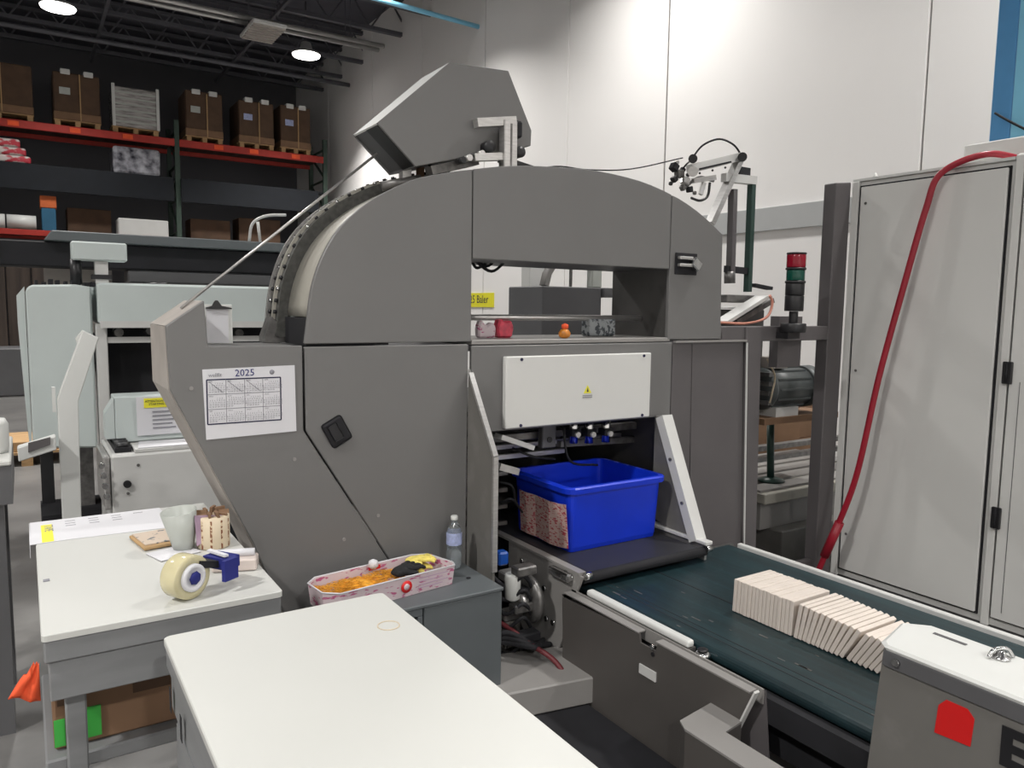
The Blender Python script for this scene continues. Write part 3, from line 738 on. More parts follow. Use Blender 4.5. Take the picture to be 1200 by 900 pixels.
# floor plinth under the drive
t = thing('floor_plinth', 'light grey metal floor box beside the taupe conveyor cover', 'plinth', (1.7, 2.45, 0))
q = [at(592, 770, Z=.26), at(640, 768, Z=.26), at(690, 782, Z=.26), at(615, 815, Z=.26)]
obj('base_box', prism(nb(), [(1.46, 2.30), (1.90, 2.22), (1.92, 2.52), (1.62, 2.60), (1.46, 2.55)], .09, .20, 'Z', bev=.006), 'taupel', t)
obj('floor_shade_slab', prism(nb(), [(1.30, 1.55), (1.82, 1.55), (1.82, 2.50), (1.30, 2.36)], 0, .088, 'Z'), 'blackm', t)  # black slab added to stand in for shade on the floor
obj('foot_plate', prism(nb(), [(1.52, 2.3), (1.82, 2.26), (1.82, 2.5), (1.6, 2.52)], .0885, .0899, 'Z'), 'blackm', t)
obj('ramp', prism(nb(), [(1.46, 2.56), (1.62, 2.61), (1.80, 2.70), (1.46, 2.72)], 0, .30, 'Z', bev=.004), 'taupe', t)
tag(obj('motor_hose', tube(nb(), [(1.56, 2.80, .36), (1.66, 2.62, .31), (1.70, 2.50, .27), (1.76, 2.38, .22), (1.80, 2.28, .10)], .011), mat('dull_red_hose', (.13, .02, .025), .5)), 'dull red hose running down over the light grey floor box', 'hose')
for k in range(3):
    tag(obj('black_hose', tube(nb(), [(1.50, 2.62 - k * .03, .24 + k * .02), (1.62, 2.55, .31 - k * .02), (1.72, 2.50 - k * .02, .26), (1.86, 2.56 + k * .05, .20)], .012), 'blackm'),
        ['black hose lying highest beside the dull red hose', 'black hose in the middle beside the dull red hose', 'black hose lying lowest beside the dull red hose'][k], 'hose', 'black hoses over the floor box')

# hood on top of the arch
HY0, HY1 = 2.85, 3.10
t = thing('feeder_hood', 'grey faceted hood tilted on posts on top of the arch', 'hood', (1.6, 2.95, 2.2))
HX = [(1.192, 2.356), (1.509, 2.64), (1.793, 2.656), (1.917, 2.424), (1.914, 2.358), (1.82, 2.335), (1.357, 2.209)]
obj('front_face', prism(nb(), HX, HY0, HY0 + .012, bev=.002), 'grey', t)
for a, b, m in ((0, 1, 'light'), (1, 2, 'grey'), (2, 3, 'grey'), (3, 4, 'grey'), (4, 5, 'greyd'), (5, 6, 'greyd')):
    (x0, z0), (x1, z1) = HX[a], HX[b]
    cxx, czz = 1.6, 2.42
    n = Vector((-(z1 - z0), x1 - x0)).normalized()
    if n.dot(Vector((cxx - x0, czz - z0))) < 0: n = -n
    n *= .008
    obj('wrap_panel', prism(nb(), [(x0, z0), (x1, z1), (x1 + n.x, z1 + n.y), (x0 + n.x, z0 + n.y)], HY0 + .0125, HY1), m, t)
obj('back_face', prism(nb(), HX, HY1, HY1 + .012), 'grey', t)
obj('mouth_flap', prism(nb(), [(1.195, 2.35), (1.355, 2.212), (1.365, 2.222), (1.205, 2.36)], HY0 + .013, HY0 + .12), 'black', t)
obj('mouth_flap', prism(nb(), [(1.200, 2.355), (1.360, 2.216), (1.370, 2.226), (1.21, 2.365)], HY0 + .122, HY1), 'greyd', t)
obj('post', B(1.735, 1.80, 2.78, 2.83, 2.21, 2.435, bev=.004), 'alu', t)
obj('post_groove', B(1.763, 1.772, 2.7785, 2.7799, 2.22, 2.42), 'steeld', t)
bm = nb(); beam(bm, (1.61, 2.81, 2.405), (1.80, 2.81, 2.44), .04, .035); obj('bracket_arm', bm, 'alu', t)
bm = nb(); beam(bm, (1.60, 2.81, 2.265), (1.74, 2.81, 2.285), .035, .03); obj('bracket_arm', bm, 'alu', t)
obj('clamp', B(1.77, 1.83, 2.785, 2.849, 2.37, 2.44, bev=.008), 'blackm', t)
for x, z in ((1.68, 2.32), (1.83, 2.315)): obj('pivot', lathe(nb(), (x, 2.80, z), [(.006, 0), (.024, 0), (.024, .05), (.006, .05)], 16, (0, 1, 0)), 'black', t)
obj('post', B(1.36, 1.40, 2.98, 3.02, 2.165, 2.24), 'alu', t)
obj('post', B(1.44, 1.46, 2.98, 3.02, 2.18, 2.26), 'card', t)
bm = nb(); beam(bm, (1.44, 2.9, 2.205), (1.66, 2.9, 2.27), .06, .035); obj('link_bar', bm, 'steeld', t)
bm = nb(); beam(bm, (1.44, 2.9, 2.25), (1.52, 2.9, 2.19), .03, .025); obj('link_bar', bm, 'black', t)
bm = nb(); beam(bm, (1.82, 2.95, 2.305), (2.10, 2.95, 2.26), .05, .022); obj('link_bar', bm, 'black', t)
for k in range(4): obj('linkage_bolt', cyl(nb(), (1.55 + k * .03, 2.85, 2.25 + k * .012), (1.55 + k * .03, 2.80, 2.25 + k * .012), .014, 8), ['black', 'alu'][k % 2], t)
obj('tension_spring', cyl(nb(), (1.26, 2.97, 2.135), (1.42, 2.93, 2.175), .02, 10), 'steeld', t)
tag(obj('thin_rod', tube(nb(), [(.47, 2.9, 1.63), at(442, 180, Y=2.95)], .0055, 8, sm=1), 'alu'), 'thin metal rod slanting from the wing panel up to the hood', 'rod')

# things fixed to or standing on the machine
cal = thing('calendar', 'white 2025 year calendar taped on the grey wing panel', 'calendar', (.66, Y0 - .002, 1.18))
xa, xb = .507, .823
obj('sheet', prism(nb(), [(.506, 1.424), (.822, 1.430), (.825, 1.188), (.513, 1.181)], Y0 - .0025, Y0 - .0005), 'paper', cal)
yk = Y0 - .0032
text('year', '2025', .034, (.612, yk, 1.397), (1, .0, .01), (0, 0, 1), 'inkn', cal)
text('heading_word', 'wellfit', .018, (.525, yk, 1.398), (1, 0, .01), (0, 0, 1), 'inkg', cal)
obj('crest', lathe(nb(), (.74, yk + .0005, 1.408), [(.004, 0), (.009, 0), (.009, .0006), (.004, .0006)], 12, (0, -1, 0)), 'inkg', cal)
gx0, gx1, gz0, gz1 = .519, .770, 1.234, 1.388
for k in range(5):
    x = gx0 + (gx1 - gx0) * k / 4; wd = .0022 if k in (0, 4) else .0008
    obj('grid_line', B(x - wd, x + wd, yk, yk + .0006, gz0, gz1), 'ink' if k in (0, 4) else 'inkg', cal)
for k in range(4):
    z = gz0 + (gz1 - gz0) * k / 3; wd = .0022 if k in (0, 3) else .0010
    obj('grid_line', B(gx0, gx1, yk, yk + .0006, z - wd, z + wd), 'ink' if k in (0, 3) else 'inkg', cal)
mn = 'JAN FEB MAR APR MAY JUN JUL AUG SEP OCT NOV DEC'.split()
import calendar as _c
for k in range(12):
    x = gx0 + (gx1 - gx0) * (k % 4) / 4 + .006; z = gz1 - (gz1 - gz0) * (k // 4) / 3 - .009
    body = mn[k] + '\n' + '\n'.join(' '.join('%2s' % (d if d else '') for d in wk) for wk in _c.Calendar(6).monthdayscalendar(2025, k + 1))
    text('month', body, .0072, (x, yk, z), (1, 0, 0), (0, 0, 1), 'inkg', cal, ext=.0001)
for k in range(3):
    x = gx0 + (gx1 - gx0) * k / 4
    bm = nb(); beam(bm, (x + .006, yk, gz1 - .006), (x + .054, yk, gz1 - .046), .0008, .002, (0, 1, 0)); beam
    obj('pen_stroke', bm, 'ink', cal)
t = thing('clipboard', 'white clipboard with black clip leaning behind the wing panel', 'clipboard', (.62, 3.02, 1.495))
obj('board', B(.568, .668, 3.005, 3.015, 1.497, 1.645, bev=.002), 'white', t)
obj('sheet', B(.574, .652, 3.001, 3.0045, 1.50, 1.628), 'paper', t)
obj('clip', prism(nb(), [(.572, 1.628), (.664, 1.628), (.664, 1.633), (.628, 1.640), (.620, 1.652), (.614, 1.660), (.606, 1.660), (.600, 1.652), (.594, 1.640), (.572, 1.633)], 2.992, 3.0), 'black', t)
t = thing('red_pouch', 'crumpled pink red pouch on the window sill of the arch', 'pouch', (1.83, 2.93, 1.512))
bm = nb(); prism(bm, [(1.79, 1.513), (1.865, 1.513), (1.875, 1.56), (1.86, 1.592), (1.83, 1.585), (1.80, 1.60), (1.785, 1.56)], 2.90, 2.95, bev=.008); obj('bag', bm, mat('pink_red_film', (.62, .06, .10), .35, var=.3, scale=30, bump=.3), t)
tag(obj('clear_pouch', prism(nb(), [(1.69, 1.513), (1.775, 1.513), (1.78, 1.56), (1.76, 1.585), (1.73, 1.565), (1.70, 1.595), (1.685, 1.56)], 2.90, 2.94, bev=.008), M['trayprint']), 'crumpled whitish pouch left of the pink red one on the sill', 'pouch')
t = thing('orange_figurine', 'tiny orange and white lump on the front edge of the window sill', 'ornament', (2.13, 2.78, 1.512))
obj('body', lathe(nb(), (2.075, 2.79, 1.5125), [(.012, 0), (.026, .008), (.028, .025), (.018, .04), (.004, .045)], 14), mat('orange_glaze', (.55, .20, .03), .3, var=.4, scale=50), t)
obj('top_knob', lathe(nb(), (2.077, 2.79, 1.552), [(.006, 0), (.017, .008), (.016, .022), (.003, .028)], 12), 'orange', t)
tag(obj('patterned_bag', B(2.33, 2.50, 2.93, 3.0, 1.513, 1.60, bev=.012, seg=2), 'crackle'), 'grey mottled plastic bag at the right end of the window sill', 'bag')
t = thing('cable_loops', 'black cable loops hanging in the upper left of the window opening', 'cable', (1.7, 3.0, 1.8))
for k, (a0, a1, a2) in enumerate((((552, 304), (576, 318), (596, 305)), ((552, 302), (570, 312), (585, 303)), ((552, 306), (560, 314), (580, 303)))):
    obj('loop', tube(nb(), [at(*a0, Y=2.98 + k * .02) + Vector((0, 0, .01)), at(*a1, Y=2.98 + k * .02), at(*a2, Y=2.98 + k * .02) + Vector((0, 0, .012))], .007, 6), 'blackm', t)
# rear frame seen through the window
t = thing('steel_stand', 'grey post with dark box and curved brace seen through the window opening', 'machine frame', (2.8, 4.0, 0))
obj('post', B(2.80, 2.93, 4.16, 4.26, 0, 2.0, bev=.005), 'light', t)
obj('box', B(2.60, 3.05, 3.72, 4.1, 0, 1.778, bev=.006), 'greyd', t)
bm = band(nb(), [(2.63, 1.785), (2.65, 1.86), (2.70, 1.93), (2.79, 1.985), (2.90, 2.0)], 3.74, 3.80, .03); obj('curved_brace', bm, 'taupel', t)
obj('bar', B(2.83, 2.84, 3.75, 3.77, 1.78, 2.0), 'steeld', t)
obj('regulator', B(3.02, 3.10, 3.78, 3.84, 1.78, 1.90, bev=.006), 'grayfilm', t)
obj('regulator_knob', cyl(nb(), (3.06, 3.8, 1.90), (3.06, 3.8, 1.98), .02, 10), 'black', t)
obj('shelf', B(3.052, 3.2, 3.7, 4.1, 1.72, 1.778, bev=.004), 'greyd', t)
obj('leg', B(3.12, 3.2, 3.95, 4.05, 0, 1.72), 'greyd', t)
# yellow sign on the far wall
t = thing('aisle_sign', 'small yellow sign on the white wall seen through the window opening', 'sign', (6.99, 12, 1.65))
obj('plate', B(6.985, 6.998, 11.5, 12.6, 1.645, 1.90), 'yellow', t)
text('lettering', '# 25 Baler', .2, (6.983, 12.52, 1.72), (0, -1, 0), (0, 0, 1), 'ink', t)

# ================================================================== BLUE BIN + PRINTED FORM
t = thing('blue_bin', 'large blue plastic bin on the short black conveyor', 'bin', (2.3, 2.86, .565))
def rr(x0, x1, y0, y1, r, n=4):
    o = []
    for cx, cy, a0 in ((x1 - r, y1 - r, 0), (x0 + r, y1 - r, 90), (x0 + r, y0 + r, 180), (x1 - r, y0 + r, 270)):
        for k in range(n + 1):
            a = math.radians(a0 + 90 * k / n); o.append((cx + r * math.cos(a), cy + r * math.sin(a)))
    return o
def loft(bm, rings, cap0=True, cap1=True):
    t_ = bmesh.new(); R_ = [[t_.verts.new((x, y, z)) for x, y in pts] for pts, z in rings]
    n = len(R_[0])
    for a, b in zip(R_, R_[1:]):
        for k in range(n):
            f = t_.faces.new([a[k], a[(k + 1) % n], b[(k + 1) % n], b[k]])
    if cap0: t_.faces.new(R_[0][::-1])
    if cap1: t_.faces.new(R_[-1])
    merge(bm, t_); return bm
BX0, BX1, BY0, BY1 = 1.985, 2.53, 2.60, 3.06
ZB = .5665; ZT = .86
def ring(e, z): return (rr(BX0 - e, BX1 + e, BY0 - e, BY1 + e, .035 + e), z)
obj('body', loft(nb(), [ring(-.02, ZB), ring(-.015, ZB + .02), ring(.0, ZT - .04), ring(.0, ZT - .001), ring(-.004, ZT - .001), ring(-.006, ZT - .04), ring(-.022, ZB + .02)], True, True), 'blue', t)
obj('rim', loft(nb(), [ring(.001, ZT - .02), ring(.022, ZT - .022), ring(.024, ZT), ring(.016, ZT + .006), ring(-.003, ZT + .006), ring(-.005, ZT - .018)], False, False), 'blue', t)
t = thing('paper_form', 'creased form covered in red print taped on the bin side', 'paper', (1.97, 2.8, .58))
bm = nb(); rows_ = []
for i in range(7):
    y = 2.60 + .37 * i / 6
    rows_.append([(1.962 + .006 * math.sin(i * 2.1) + (0.012 if i else .018) * (1 - k / 4), y, .585 + .20 * k / 4 + (.01 if i == 0 else 0)) for k in range(5)])
V = [[bm.verts.new(p) for p in r] for r in rows_]
for i in range(6):
    for k in range(4): bm.faces.new([V[i][k], V[i][k + 1], V[i + 1][k + 1], V[i + 1][k]])
r = bmesh.ops.extrude_face_region(bm, geom=bm.faces[:]); bmesh.ops.translate(bm, vec=(-.002, 0, 0), verts=[v for v in r['geom'] if isinstance(v, bmesh.types.BMVert)])
obj('sheet', bm, 'binprint', t)

# ================================================================== LONG GREEN CONVEYOR
cv = thing('long_conveyor', 'long dark green belt conveyor running toward the camera at right', 'conveyor', (2.4, 1.3, 0))
obj('belt', B(1.925, 2.90, -.1, 2.50, .455, .50, bev=.018, seg=3), 'belt', cv)
for x in (2.0, 2.03, 2.30):
    obj('belt_seam', B(x, x + .004, -.05, 2.44, .5001, .5010), 'beltk', cv)
obj('far_rail', B(2.902, 2.93, -.1, 2.45, .44, .512, bev=.003), 'light', cv)
obj('near_rail', B(1.885, 1.925, -.1, 2.45, .38, .46), 'blackm', cv)
obj('undertray', B(1.95, 2.88, -.1, 2.42, .25, .40), 'blackm', cv)
for x in (1.98, 2.78):
    for y in (.2, 2.2): obj('leg', B(x, x + .07, y, y + .07, 0, .25), 'greyd', cv)
obj('end_roller', cyl(nb(), (1.90, 2.50, .478), (2.92, 2.50, .478), .022, 14), 'steeld', cv)
for k in range(18):
    x = random.uniform(1.96, 2.25); y = random.uniform(.9, 2.4)
    if k < 9: x = random.uniform(1.96, 2.1)
    obj('scuff', B(x, x + random.uniform(.004, .010), y, y + random.uniform(.01, .05), .5001, .5008), 'steeld', cv)
# side cover
sc = thing('conveyor_cover', 'taupe sheet metal cover with bent flanges on the near side of the long conveyor', 'cover', (1.85, 1.9, 0))
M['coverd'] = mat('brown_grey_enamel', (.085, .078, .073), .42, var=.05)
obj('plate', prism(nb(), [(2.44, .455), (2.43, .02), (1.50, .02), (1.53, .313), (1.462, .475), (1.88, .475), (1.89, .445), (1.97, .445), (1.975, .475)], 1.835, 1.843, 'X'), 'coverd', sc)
obj('top_flange', B(1.834, 1.870, 1.98, 2.43, .4755, .482, bev=.001), 'taupel', sc)
obj('top_flange', B(1.834, 1.870, 1.475, 1.89, .4755, .482, bev=.001), 'taupel', sc)
obj('flange_lip', B(1.872, 1.878, 1.455, 2.43, .44, .488), 'taupel', sc)
obj('end_edge', prism(nb(), [(1.455, .493), (1.450, .488), (1.524, .313), (1.530, .313)], 1.828, 1.85, 'X'), 'light', sc)
obj('end_return', prism(nb(), [(1.452, .485), (1.42, .2), (1.56, .2), (1.56, .40)], 1.878, 1.884, 'X'), 'mauve', sc)
obj('lower_box', prism(nb(), [(1.65, 1.56), (1.672, 1.60), (1.834, 1.625), (1.834, 1.50), (1.74, 1.485), (1.74, .5), (1.65, .5)], .02, .368, 'Z'), 'coverd', sc)
obj('lower_box_lid', prism(nb(), [(1.648, 1.56), (1.670, 1.602), (1.834, 1.627), (1.834, 1.498), (1.742, 1.483), (1.742, .5), (1.648, .5)], .369, .376, 'Z'), 'taupel', sc)
obj('nameplate', B(1.829, 1.8345, 1.88, 1.965, .335, .37), 'light', sc)
obj('hole', cyl(nb(), (1.8345, 1.90, .43), (1.83, 1.90, .43), .008, 10), 'blackm', sc)
obj('bolt', cyl(nb(), (1.8345, 1.90, .457), (1.825, 1.90, .457), .009, 10), 'chrome', sc)
obj('support', B(1.843, 1.884, 1.5, 2.4, .05, .12), 'blackm', sc)
# white rounded bar + knob on near rail
t = thing('guide_bar', 'long rounded white bar along the near edge of the green belt', 'bar', (1.9, 2.05, .479))
obj('bar', B(1.88, 1.915, 1.78, 2.345, .485, .512, bev=.010, seg=3), 'white', t)
obj('base_strip', B(1.878, 1.92, 1.78, 2.35, .4605, .4845), 'steeld', t)
t = thing('tension_knob', 'chrome knob at the near end of the rounded white bar', 'knob', (1.90, 1.74, .46))
obj('knob', lathe(nb(), (1.90, 1.73, .4605), [(.012, 0), (.026, .004), (.028, .022), (.02, .032), (.006, .034)], 18), 'chrome', t)
obj('ring', lathe(nb(), (1.90, 1.73, .495), [(.008, 0), (.018, 0), (.018, .006), (.008, .006)], 16), 'black', t)

# stack of paper pads on the belt
ORD = 'first second third fourth fifth sixth seventh eighth ninth tenth eleventh twelfth thirteenth fourteenth fifteenth sixteenth seventeenth eighteenth nineteenth'.split()
ORD += ['twentieth'] + ['twenty-' + q for q in ORD[:9]] + ['thirtieth'] + ['thirty-' + q for q in ORD[:9]] + ['fortieth'] + ['forty-' + q for q in ORD[:9]]
y = 1.905; n = 0
lab1 = 'cream paper pad in the upright first bundle on the green belt'
lab2 = 'cream paper pad in the leaning middle bundle on the green belt'
lab3 = 'cream paper pad in the steeply leaning bundle beside the grey box'
rnd = random.Random(3)
while y > 1.17:
    if n < 16: a, g_, lab = 2, 'upright pads on the belt', lab1
    elif n < 27: a, g_, lab = 8 + (n - 16) * 2.0, 'leaning pads on the belt', lab2
    else: a, g_, lab = 30 + (n - 27) * .6, 'steeply leaning pads on the belt', lab3
    T_, H_ = .0155, .128
    ar = math.radians(a)
    bm = nb(); e = rnd.uniform(-.002, .002)
    box(bm, 2.245 + e, 2.452 + e, y - T_, y, .5015, .5015 + H_ + rnd.uniform(-.0015, .0015), bev=.0028, seg=2, R=Matrix.Rotation(ar, 3, 'X'), piv=(0, y - T_, .5015))
    o = obj('paper_pad', bm, 'pad'); tag(o, 'cream paper pad, %s from the left end of the row, %s' % (ORD[n], ('upright', 'leaning', 'leaning steeply')[(n > 15) + (n > 26)]), 'paper pad', 'paper pads in a row on the green belt')
    y -= (T_ + .0012) / math.cos(ar) + (.008 if n in (15, 26) else 0)
    n += 1

# grey control box with pale lid
bx = thing('control_box', 'taupe metal box with pale lid and red emblem at the lower right', 'control box', (2.0, .8, .3))
bm = prism(nb(), [(1.115, .20), (1.075, .775), (.2, .775), (.2, .20)], 1.86, 1.872, 'X'); prism(bm, [(1.085, .515), (1.070, .7745), (.2, .7745), (.2, .515)], 1.8725, 2.07, 'X')
obj('body', bm, 'taupe', bx)
obj('upper_band', B(1.853, 1.8595, .2, 1.072, .733, .775, bev=.001), 'greyd', bx)
obj('lid', loft(nb(), [([(1.855, .2), (2.08, .2), (2.08, 1.075), (2.03, 1.125), (1.875, 1.085), (1.855, 1.065)], .7755), ([(1.852, .2), (2.083, .2), (2.083, 1.075), (2.033, 1.13), (1.872, 1.09), (1.852, 1.068)], .783), ([(1.858, .2), (2.077, .2), (2.077, 1.07), (2.028, 1.12), (1.878, 1.08), (1.858, 1.062)], .790)]), 'white', bx)
obj('lid_slot', B(2.028, 2.040, .955, 1.04, .7902, .7915), 'greyd', bx)
lt = obj('latch', lathe(nb(), (2.03, .87, .7905), [(.022, 0), (.022, .005), (.012, .008), (.010, .018), (.004, .020)], 18), 'chrome', bx)
obj('latch_bail', tube(nb(), [(2.00, .885, .793), (2.015, .88, .812), (2.045, .865, .814), (2.06, .855, .793)], .005, 8), 'chrome', lt)
obj('lock_screw', cyl(nb(), (1.8525, 1.035, .755), (1.845, 1.035, .755), .010, 12), 'chrome', bx)
e = [at(x, y_, X=1.8585) for x, y_ in ((1095, 858), (1100, 826), (1109, 820), (1134, 831), (1142, 843), (1137, 875))]
obj('red_emblem', prism(nb(), [(v.y, v.z) for v in e], 1.8575, 1.8595, 'X'), 'red', bx)
a = at(1171, 893, X=1.858)
o = text('lettering', 'E', .128, (1.8585, a.y + .002, .616), (0, -1, 0), (0, 0, 1), 'ink', bx, ext=.0006)
bm = nb(); yb = a.y
prism(bm, [(yb, .614), (yb, .709), (yb - .07, .709), (yb - .07, .688), (yb - .024, .688), (yb - .024, .672), (yb - .06, .672), (yb - .06, .652), (yb - .024, .652), (yb - .024, .636), (yb - .07, .636), (yb - .07, .614)], 1.8572, 1.8596, 'X')
bpy.data.objects.remove(o)
obj('letter_e', bm, 'black', bx)

# ================================================================== FRAME, SIGNAL TOWER, CABINETS, HOSE
gf = thing('guard_frame', 'mauve grey guard frame between the machine and the tall cabinet', 'frame', (3.7, Y0, 0))
obj('rail', B(3.045, 3.949, Y0 + .0, Y0 + .06, 1.485, 1.566, bev=.004), 'mauve', gf)
obj('post', prism(nb(), [(3.95, 0), (4.09, 0), (4.09, 2.40), (3.95, 2.385)], Y0, Y0 + .08, bev=.004), 'mauve', gf)
obj('hanging_post', B(3.585, 3.79, Y0 + .061, Y0 + .12, 1.33, 1.62), 'mauve', gf)
obj('low_rail', B(3.41, 3.95, Y0 + .02, Y0 + .06, .08, .16), 'mauve', gf)
st = thing('signal_tower', 'black signal tower with red and green lenses on the guard frame', 'signal light', (3.53, 2.68, 1.5))
cx_, cy_ = 3.535, 2.705 - .035
def seg_(name, z0, z1, r, m): return obj(name, lathe(nb(), (cx_, cy_, z0), [(r * .96, 0), (r, .004), (r, z1 - z0 - .004), (r * .96, z1 - z0)], 24), m, st)
seg_('cap', 1.955, 1.965, .052, 'black'); seg_('red_lens', 1.885, 1.954, .050, 'redlens'); seg_('collar', 1.872, 1.884, .054, 'black')
seg_('green_lens', 1.815, 1.871, .048, 'greenlens'); seg_('collar', 1.80, 1.814, .054, 'black'); seg_('black_module', 1.735, 1.799, .05, 'black')
seg_('black_module', 1.65, 1.734, .05, 'black'); seg_('stem', 1.585, 1.649, .024, 'black')
seg_('base', 1.535, 1.584, .068, 'black')
obj('clamp', B(cx_ - .05, cx_ + .05, cy_ - .01, Y0 - .001, 1.50, 1.535), 'black', st)

XC = 4.1
c1 = thing('electrical_cabinet', 'tall light grey electrical cabinet behind the red hose', 'cabinet', (4.4, 2.3, 0))
obj('carcass', B(XC + .015, 4.75, 1.872, 2.735, .06, 2.40, bev=.004), 'cab', c1)
obj('gasket', B(XC + .004, XC + .016, 1.888, 2.69, .1, 2.375), 'blackm', c1)
obj('door', B(XC - .012, XC + .005, 1.896, 2.676, .11, 2.365, bev=.004), 'cab', c1)
obj('edge_trim', B(XC - .006, XC + .014, 2.692, 2.735, .06, 2.40, bev=.003), 'cab', c1)
obj('plinth', B(XC + .03, 4.75, 1.875, 2.73, 0, .06), 'greyd', c1)
obj('roof_lip', B(XC + .0, 4.75, 1.872, 2.735, 2.4005, 2.415), 'white', c1)
obj('corner_bolt', lathe(nb(), (XC + .05, 2.63, 2.415), [(.012, 0), (.014, .012), (.004, .03)], 10), 'cab', c1)
for z in (2.27, 1.31, .33): obj('lock_stud', cyl(nb(), (XC - .013, 2.64, z), (XC - .016, 2.64, z), .008, 8), 'steeld', c1)
c2 = thing('electrical_cabinet', 'tall light grey cabinet with black hinges at the right edge', 'cabinet', (4.4, 1.4, 0))
obj('carcass', B(XC + .015, 4.75, .95, 1.868, .06, 2.43, bev=.004), 'cab', c2)
obj('frame_strip', B(XC - .008, XC + .0145, 1.828, 1.866, .06, 2.42, bev=.003), 'cab', c2)
obj('door', B(XC - .012, XC + .01, .98, 1.818, .11, 2.40, bev=.004), 'cab', c2)
obj('gasket', B(XC + .0105, XC + .0148, .96, 1.828, .1, 2.42), 'blackm', c2)
for px, py in ((1182, 437), (1167, 607)):
    p = at(px, py, X=XC - .02); hb = obj('hinge', B(XC - .03, XC - .013, 1.80, 1.845, p.z - .055, p.z + .055, bev=.004), 'black', c2)
    obj('hinge_pin', cyl(nb(), (XC - .032, 1.823, p.z - .05), (XC - .032, 1.823, p.z + .05), .006, 8), 'blackm', hb)
obj('door_seam', B(XC - .0135, XC - .0125, 1.765, 1.768, .15, 1.32), 'greyd', c2)
obj('plinth', B(XC + .03, 4.75, .95, 1.866, 0, .06), 'greyd', c2)
obj('vent_grille', B(XC - .016, XC - .0125, 1.55, 1.80, 2.23, 2.33), 'inkn', c2)
tag(obj('roof_box', B(4.35, 4.75, 1.4, 2.25, 2.432, 2.56, bev=.006), 'light'), 'low pale box on top of the tall light grey cabinets', 'box')
hs = thing('air_hose', 'dark red rubber hose hung over the tall light grey cabinet', 'hose', (4.03, 2.4, 0))
hp = [(4.35, 1.93, 2.432), (4.12, 2.02, 2.45), at(1103, 203, X=4.04), at(1085, 245, X=4.02), at(1060, 332, X=4.0), at(1030, 442, X=3.98), at(1004, 556, X=3.95), at(980, 620, X=3.92), at(965, 655, X=3.90), (3.86, 2.70, .014)]
obj('hose', tube(nb(), hp, .017, 10, 8), 'hose', hs)
p = at(966, 652, X=3.90); obj('sleeve', tube(nb(), [at(984, 612, X=3.92), at(966, 652, X=3.90)], .026, 10, 1), 'hose', hs)
bp = thing('blue_post', 'light blue steel post behind the cabinets at the right edge', 'post', (5.2, 2.4, 0))
obj('post', B(5.2, 5.32, 2.42, 2.54, 0, 8.1, bev=.006), 'bluep', bp)
obj('gleam_strip', B(5.2, 5.22, 2.33, 2.415, 0, 8.1), 'cyan', bp)  # bright strip paints the gleam on the lit side of the post
obj('conduit', tube(nb(), [(5.17, 2.50, 2.9), (5.16, 2.42, 2.84), (5.16, 2.25, 2.72)], .008, 6), 'blackm', bp)

# machinery behind the guard frame
t = thing('geared_motor', 'dark grey electric motor with fan cover behind the guard frame', 'motor', (4.2, 3.2, 1.0))
obj('body', cyl(nb(), (3.96, 3.2, 1.155), (4.32, 3.2, 1.155), .125, 28), 'motor', t)
for k in range(12):
    an = 2 * PI * k / 12; v = Vector((0, math.cos(an) * .128, math.sin(an) * .128))
    obj('fin', B(3.98, 4.3, 3.2 + v.y - .004, 3.2 + v.y + .004, 1.155 + v.z - .006, 1.155 + v.z + .006), 'motor', t)
obj('fan_cover', lathe(nb(), (4.32, 3.2, 1.155), [(.138, 0), (.138, .10), (.12, .13), (.05, .14)], 28, (1, 0, 0)), 'motor', t)
obj('end_disc', lathe(nb(), (3.955, 3.2, 1.155), [(.02, 0), (.135, 0), (.135, .02), (.02, .02)], 28, (-1, 0, 0)), 'motor', t)
obj('terminal_box', B(3.97, 4.12, 3.13, 3.23, 1.285, 1.36, bev=.006), 'beige', t)
obj('foot', B(3.98, 4.2, 3.1, 3.3, .98, 1.04), 'light', t)
obj('bracket', B(3.85, 4.6, 3.08, 3.34, .94, .98), 'card', t)
obj('column', B(3.86, 3.96, 3.26, 3.34, 0, .94), 'steeld', t)
obj('lead', tube(nb(), [at(899, 421, Y=3.02), at(908, 440, Y=3.0), at(905, 460, Y=3.0), at(902, 472, Y=3.02)], .006, 6), 'creamroll', t)
for k in range(4): obj('rib', B(3.90, 3.955, 3.1, 3.3, 1.06 + k * .06, 1.085 + k * .06), 'steeld', t)
t = thing('lift_table', 'low pale platform with screw post seen behind the guard frame', 'platform', (4.6, 3.5, 0))
obj('deck', B(3.98, 5.5, 3.15, 4.1, .40, .47, bev=.006), 'cream', t)
for k in range(5): obj('slat', B(3.99, 5.48, 3.2 + k * .18, 3.33 + k * .18, .471, .485), 'taupel', t)
obj('skirt', B(4.0, 5.45, 3.2, 4.05, .22, .398), 'taupel', t)
obj('base', B(4.1, 5.3, 3.10, 4.0, 0, .218, bev=.006), 'taupe', t)
obj('screw_post', cyl(nb(), at(903, 572, Y=3.35), at(903, 492, Y=3.35), .025, 12), 'postg', t)
p = at(903, 572, Y=3.35); obj('post_foot', lathe(nb(), (p.x, p.y, .486), [(.09, 0), (.09, .012), (.03, .03)], 14), 'postg', t)
for z in (.58, .66): obj('cross_tube', B(3.95, 5.3, 3.5, 3.56, z, z + .035), 'steeld', t)
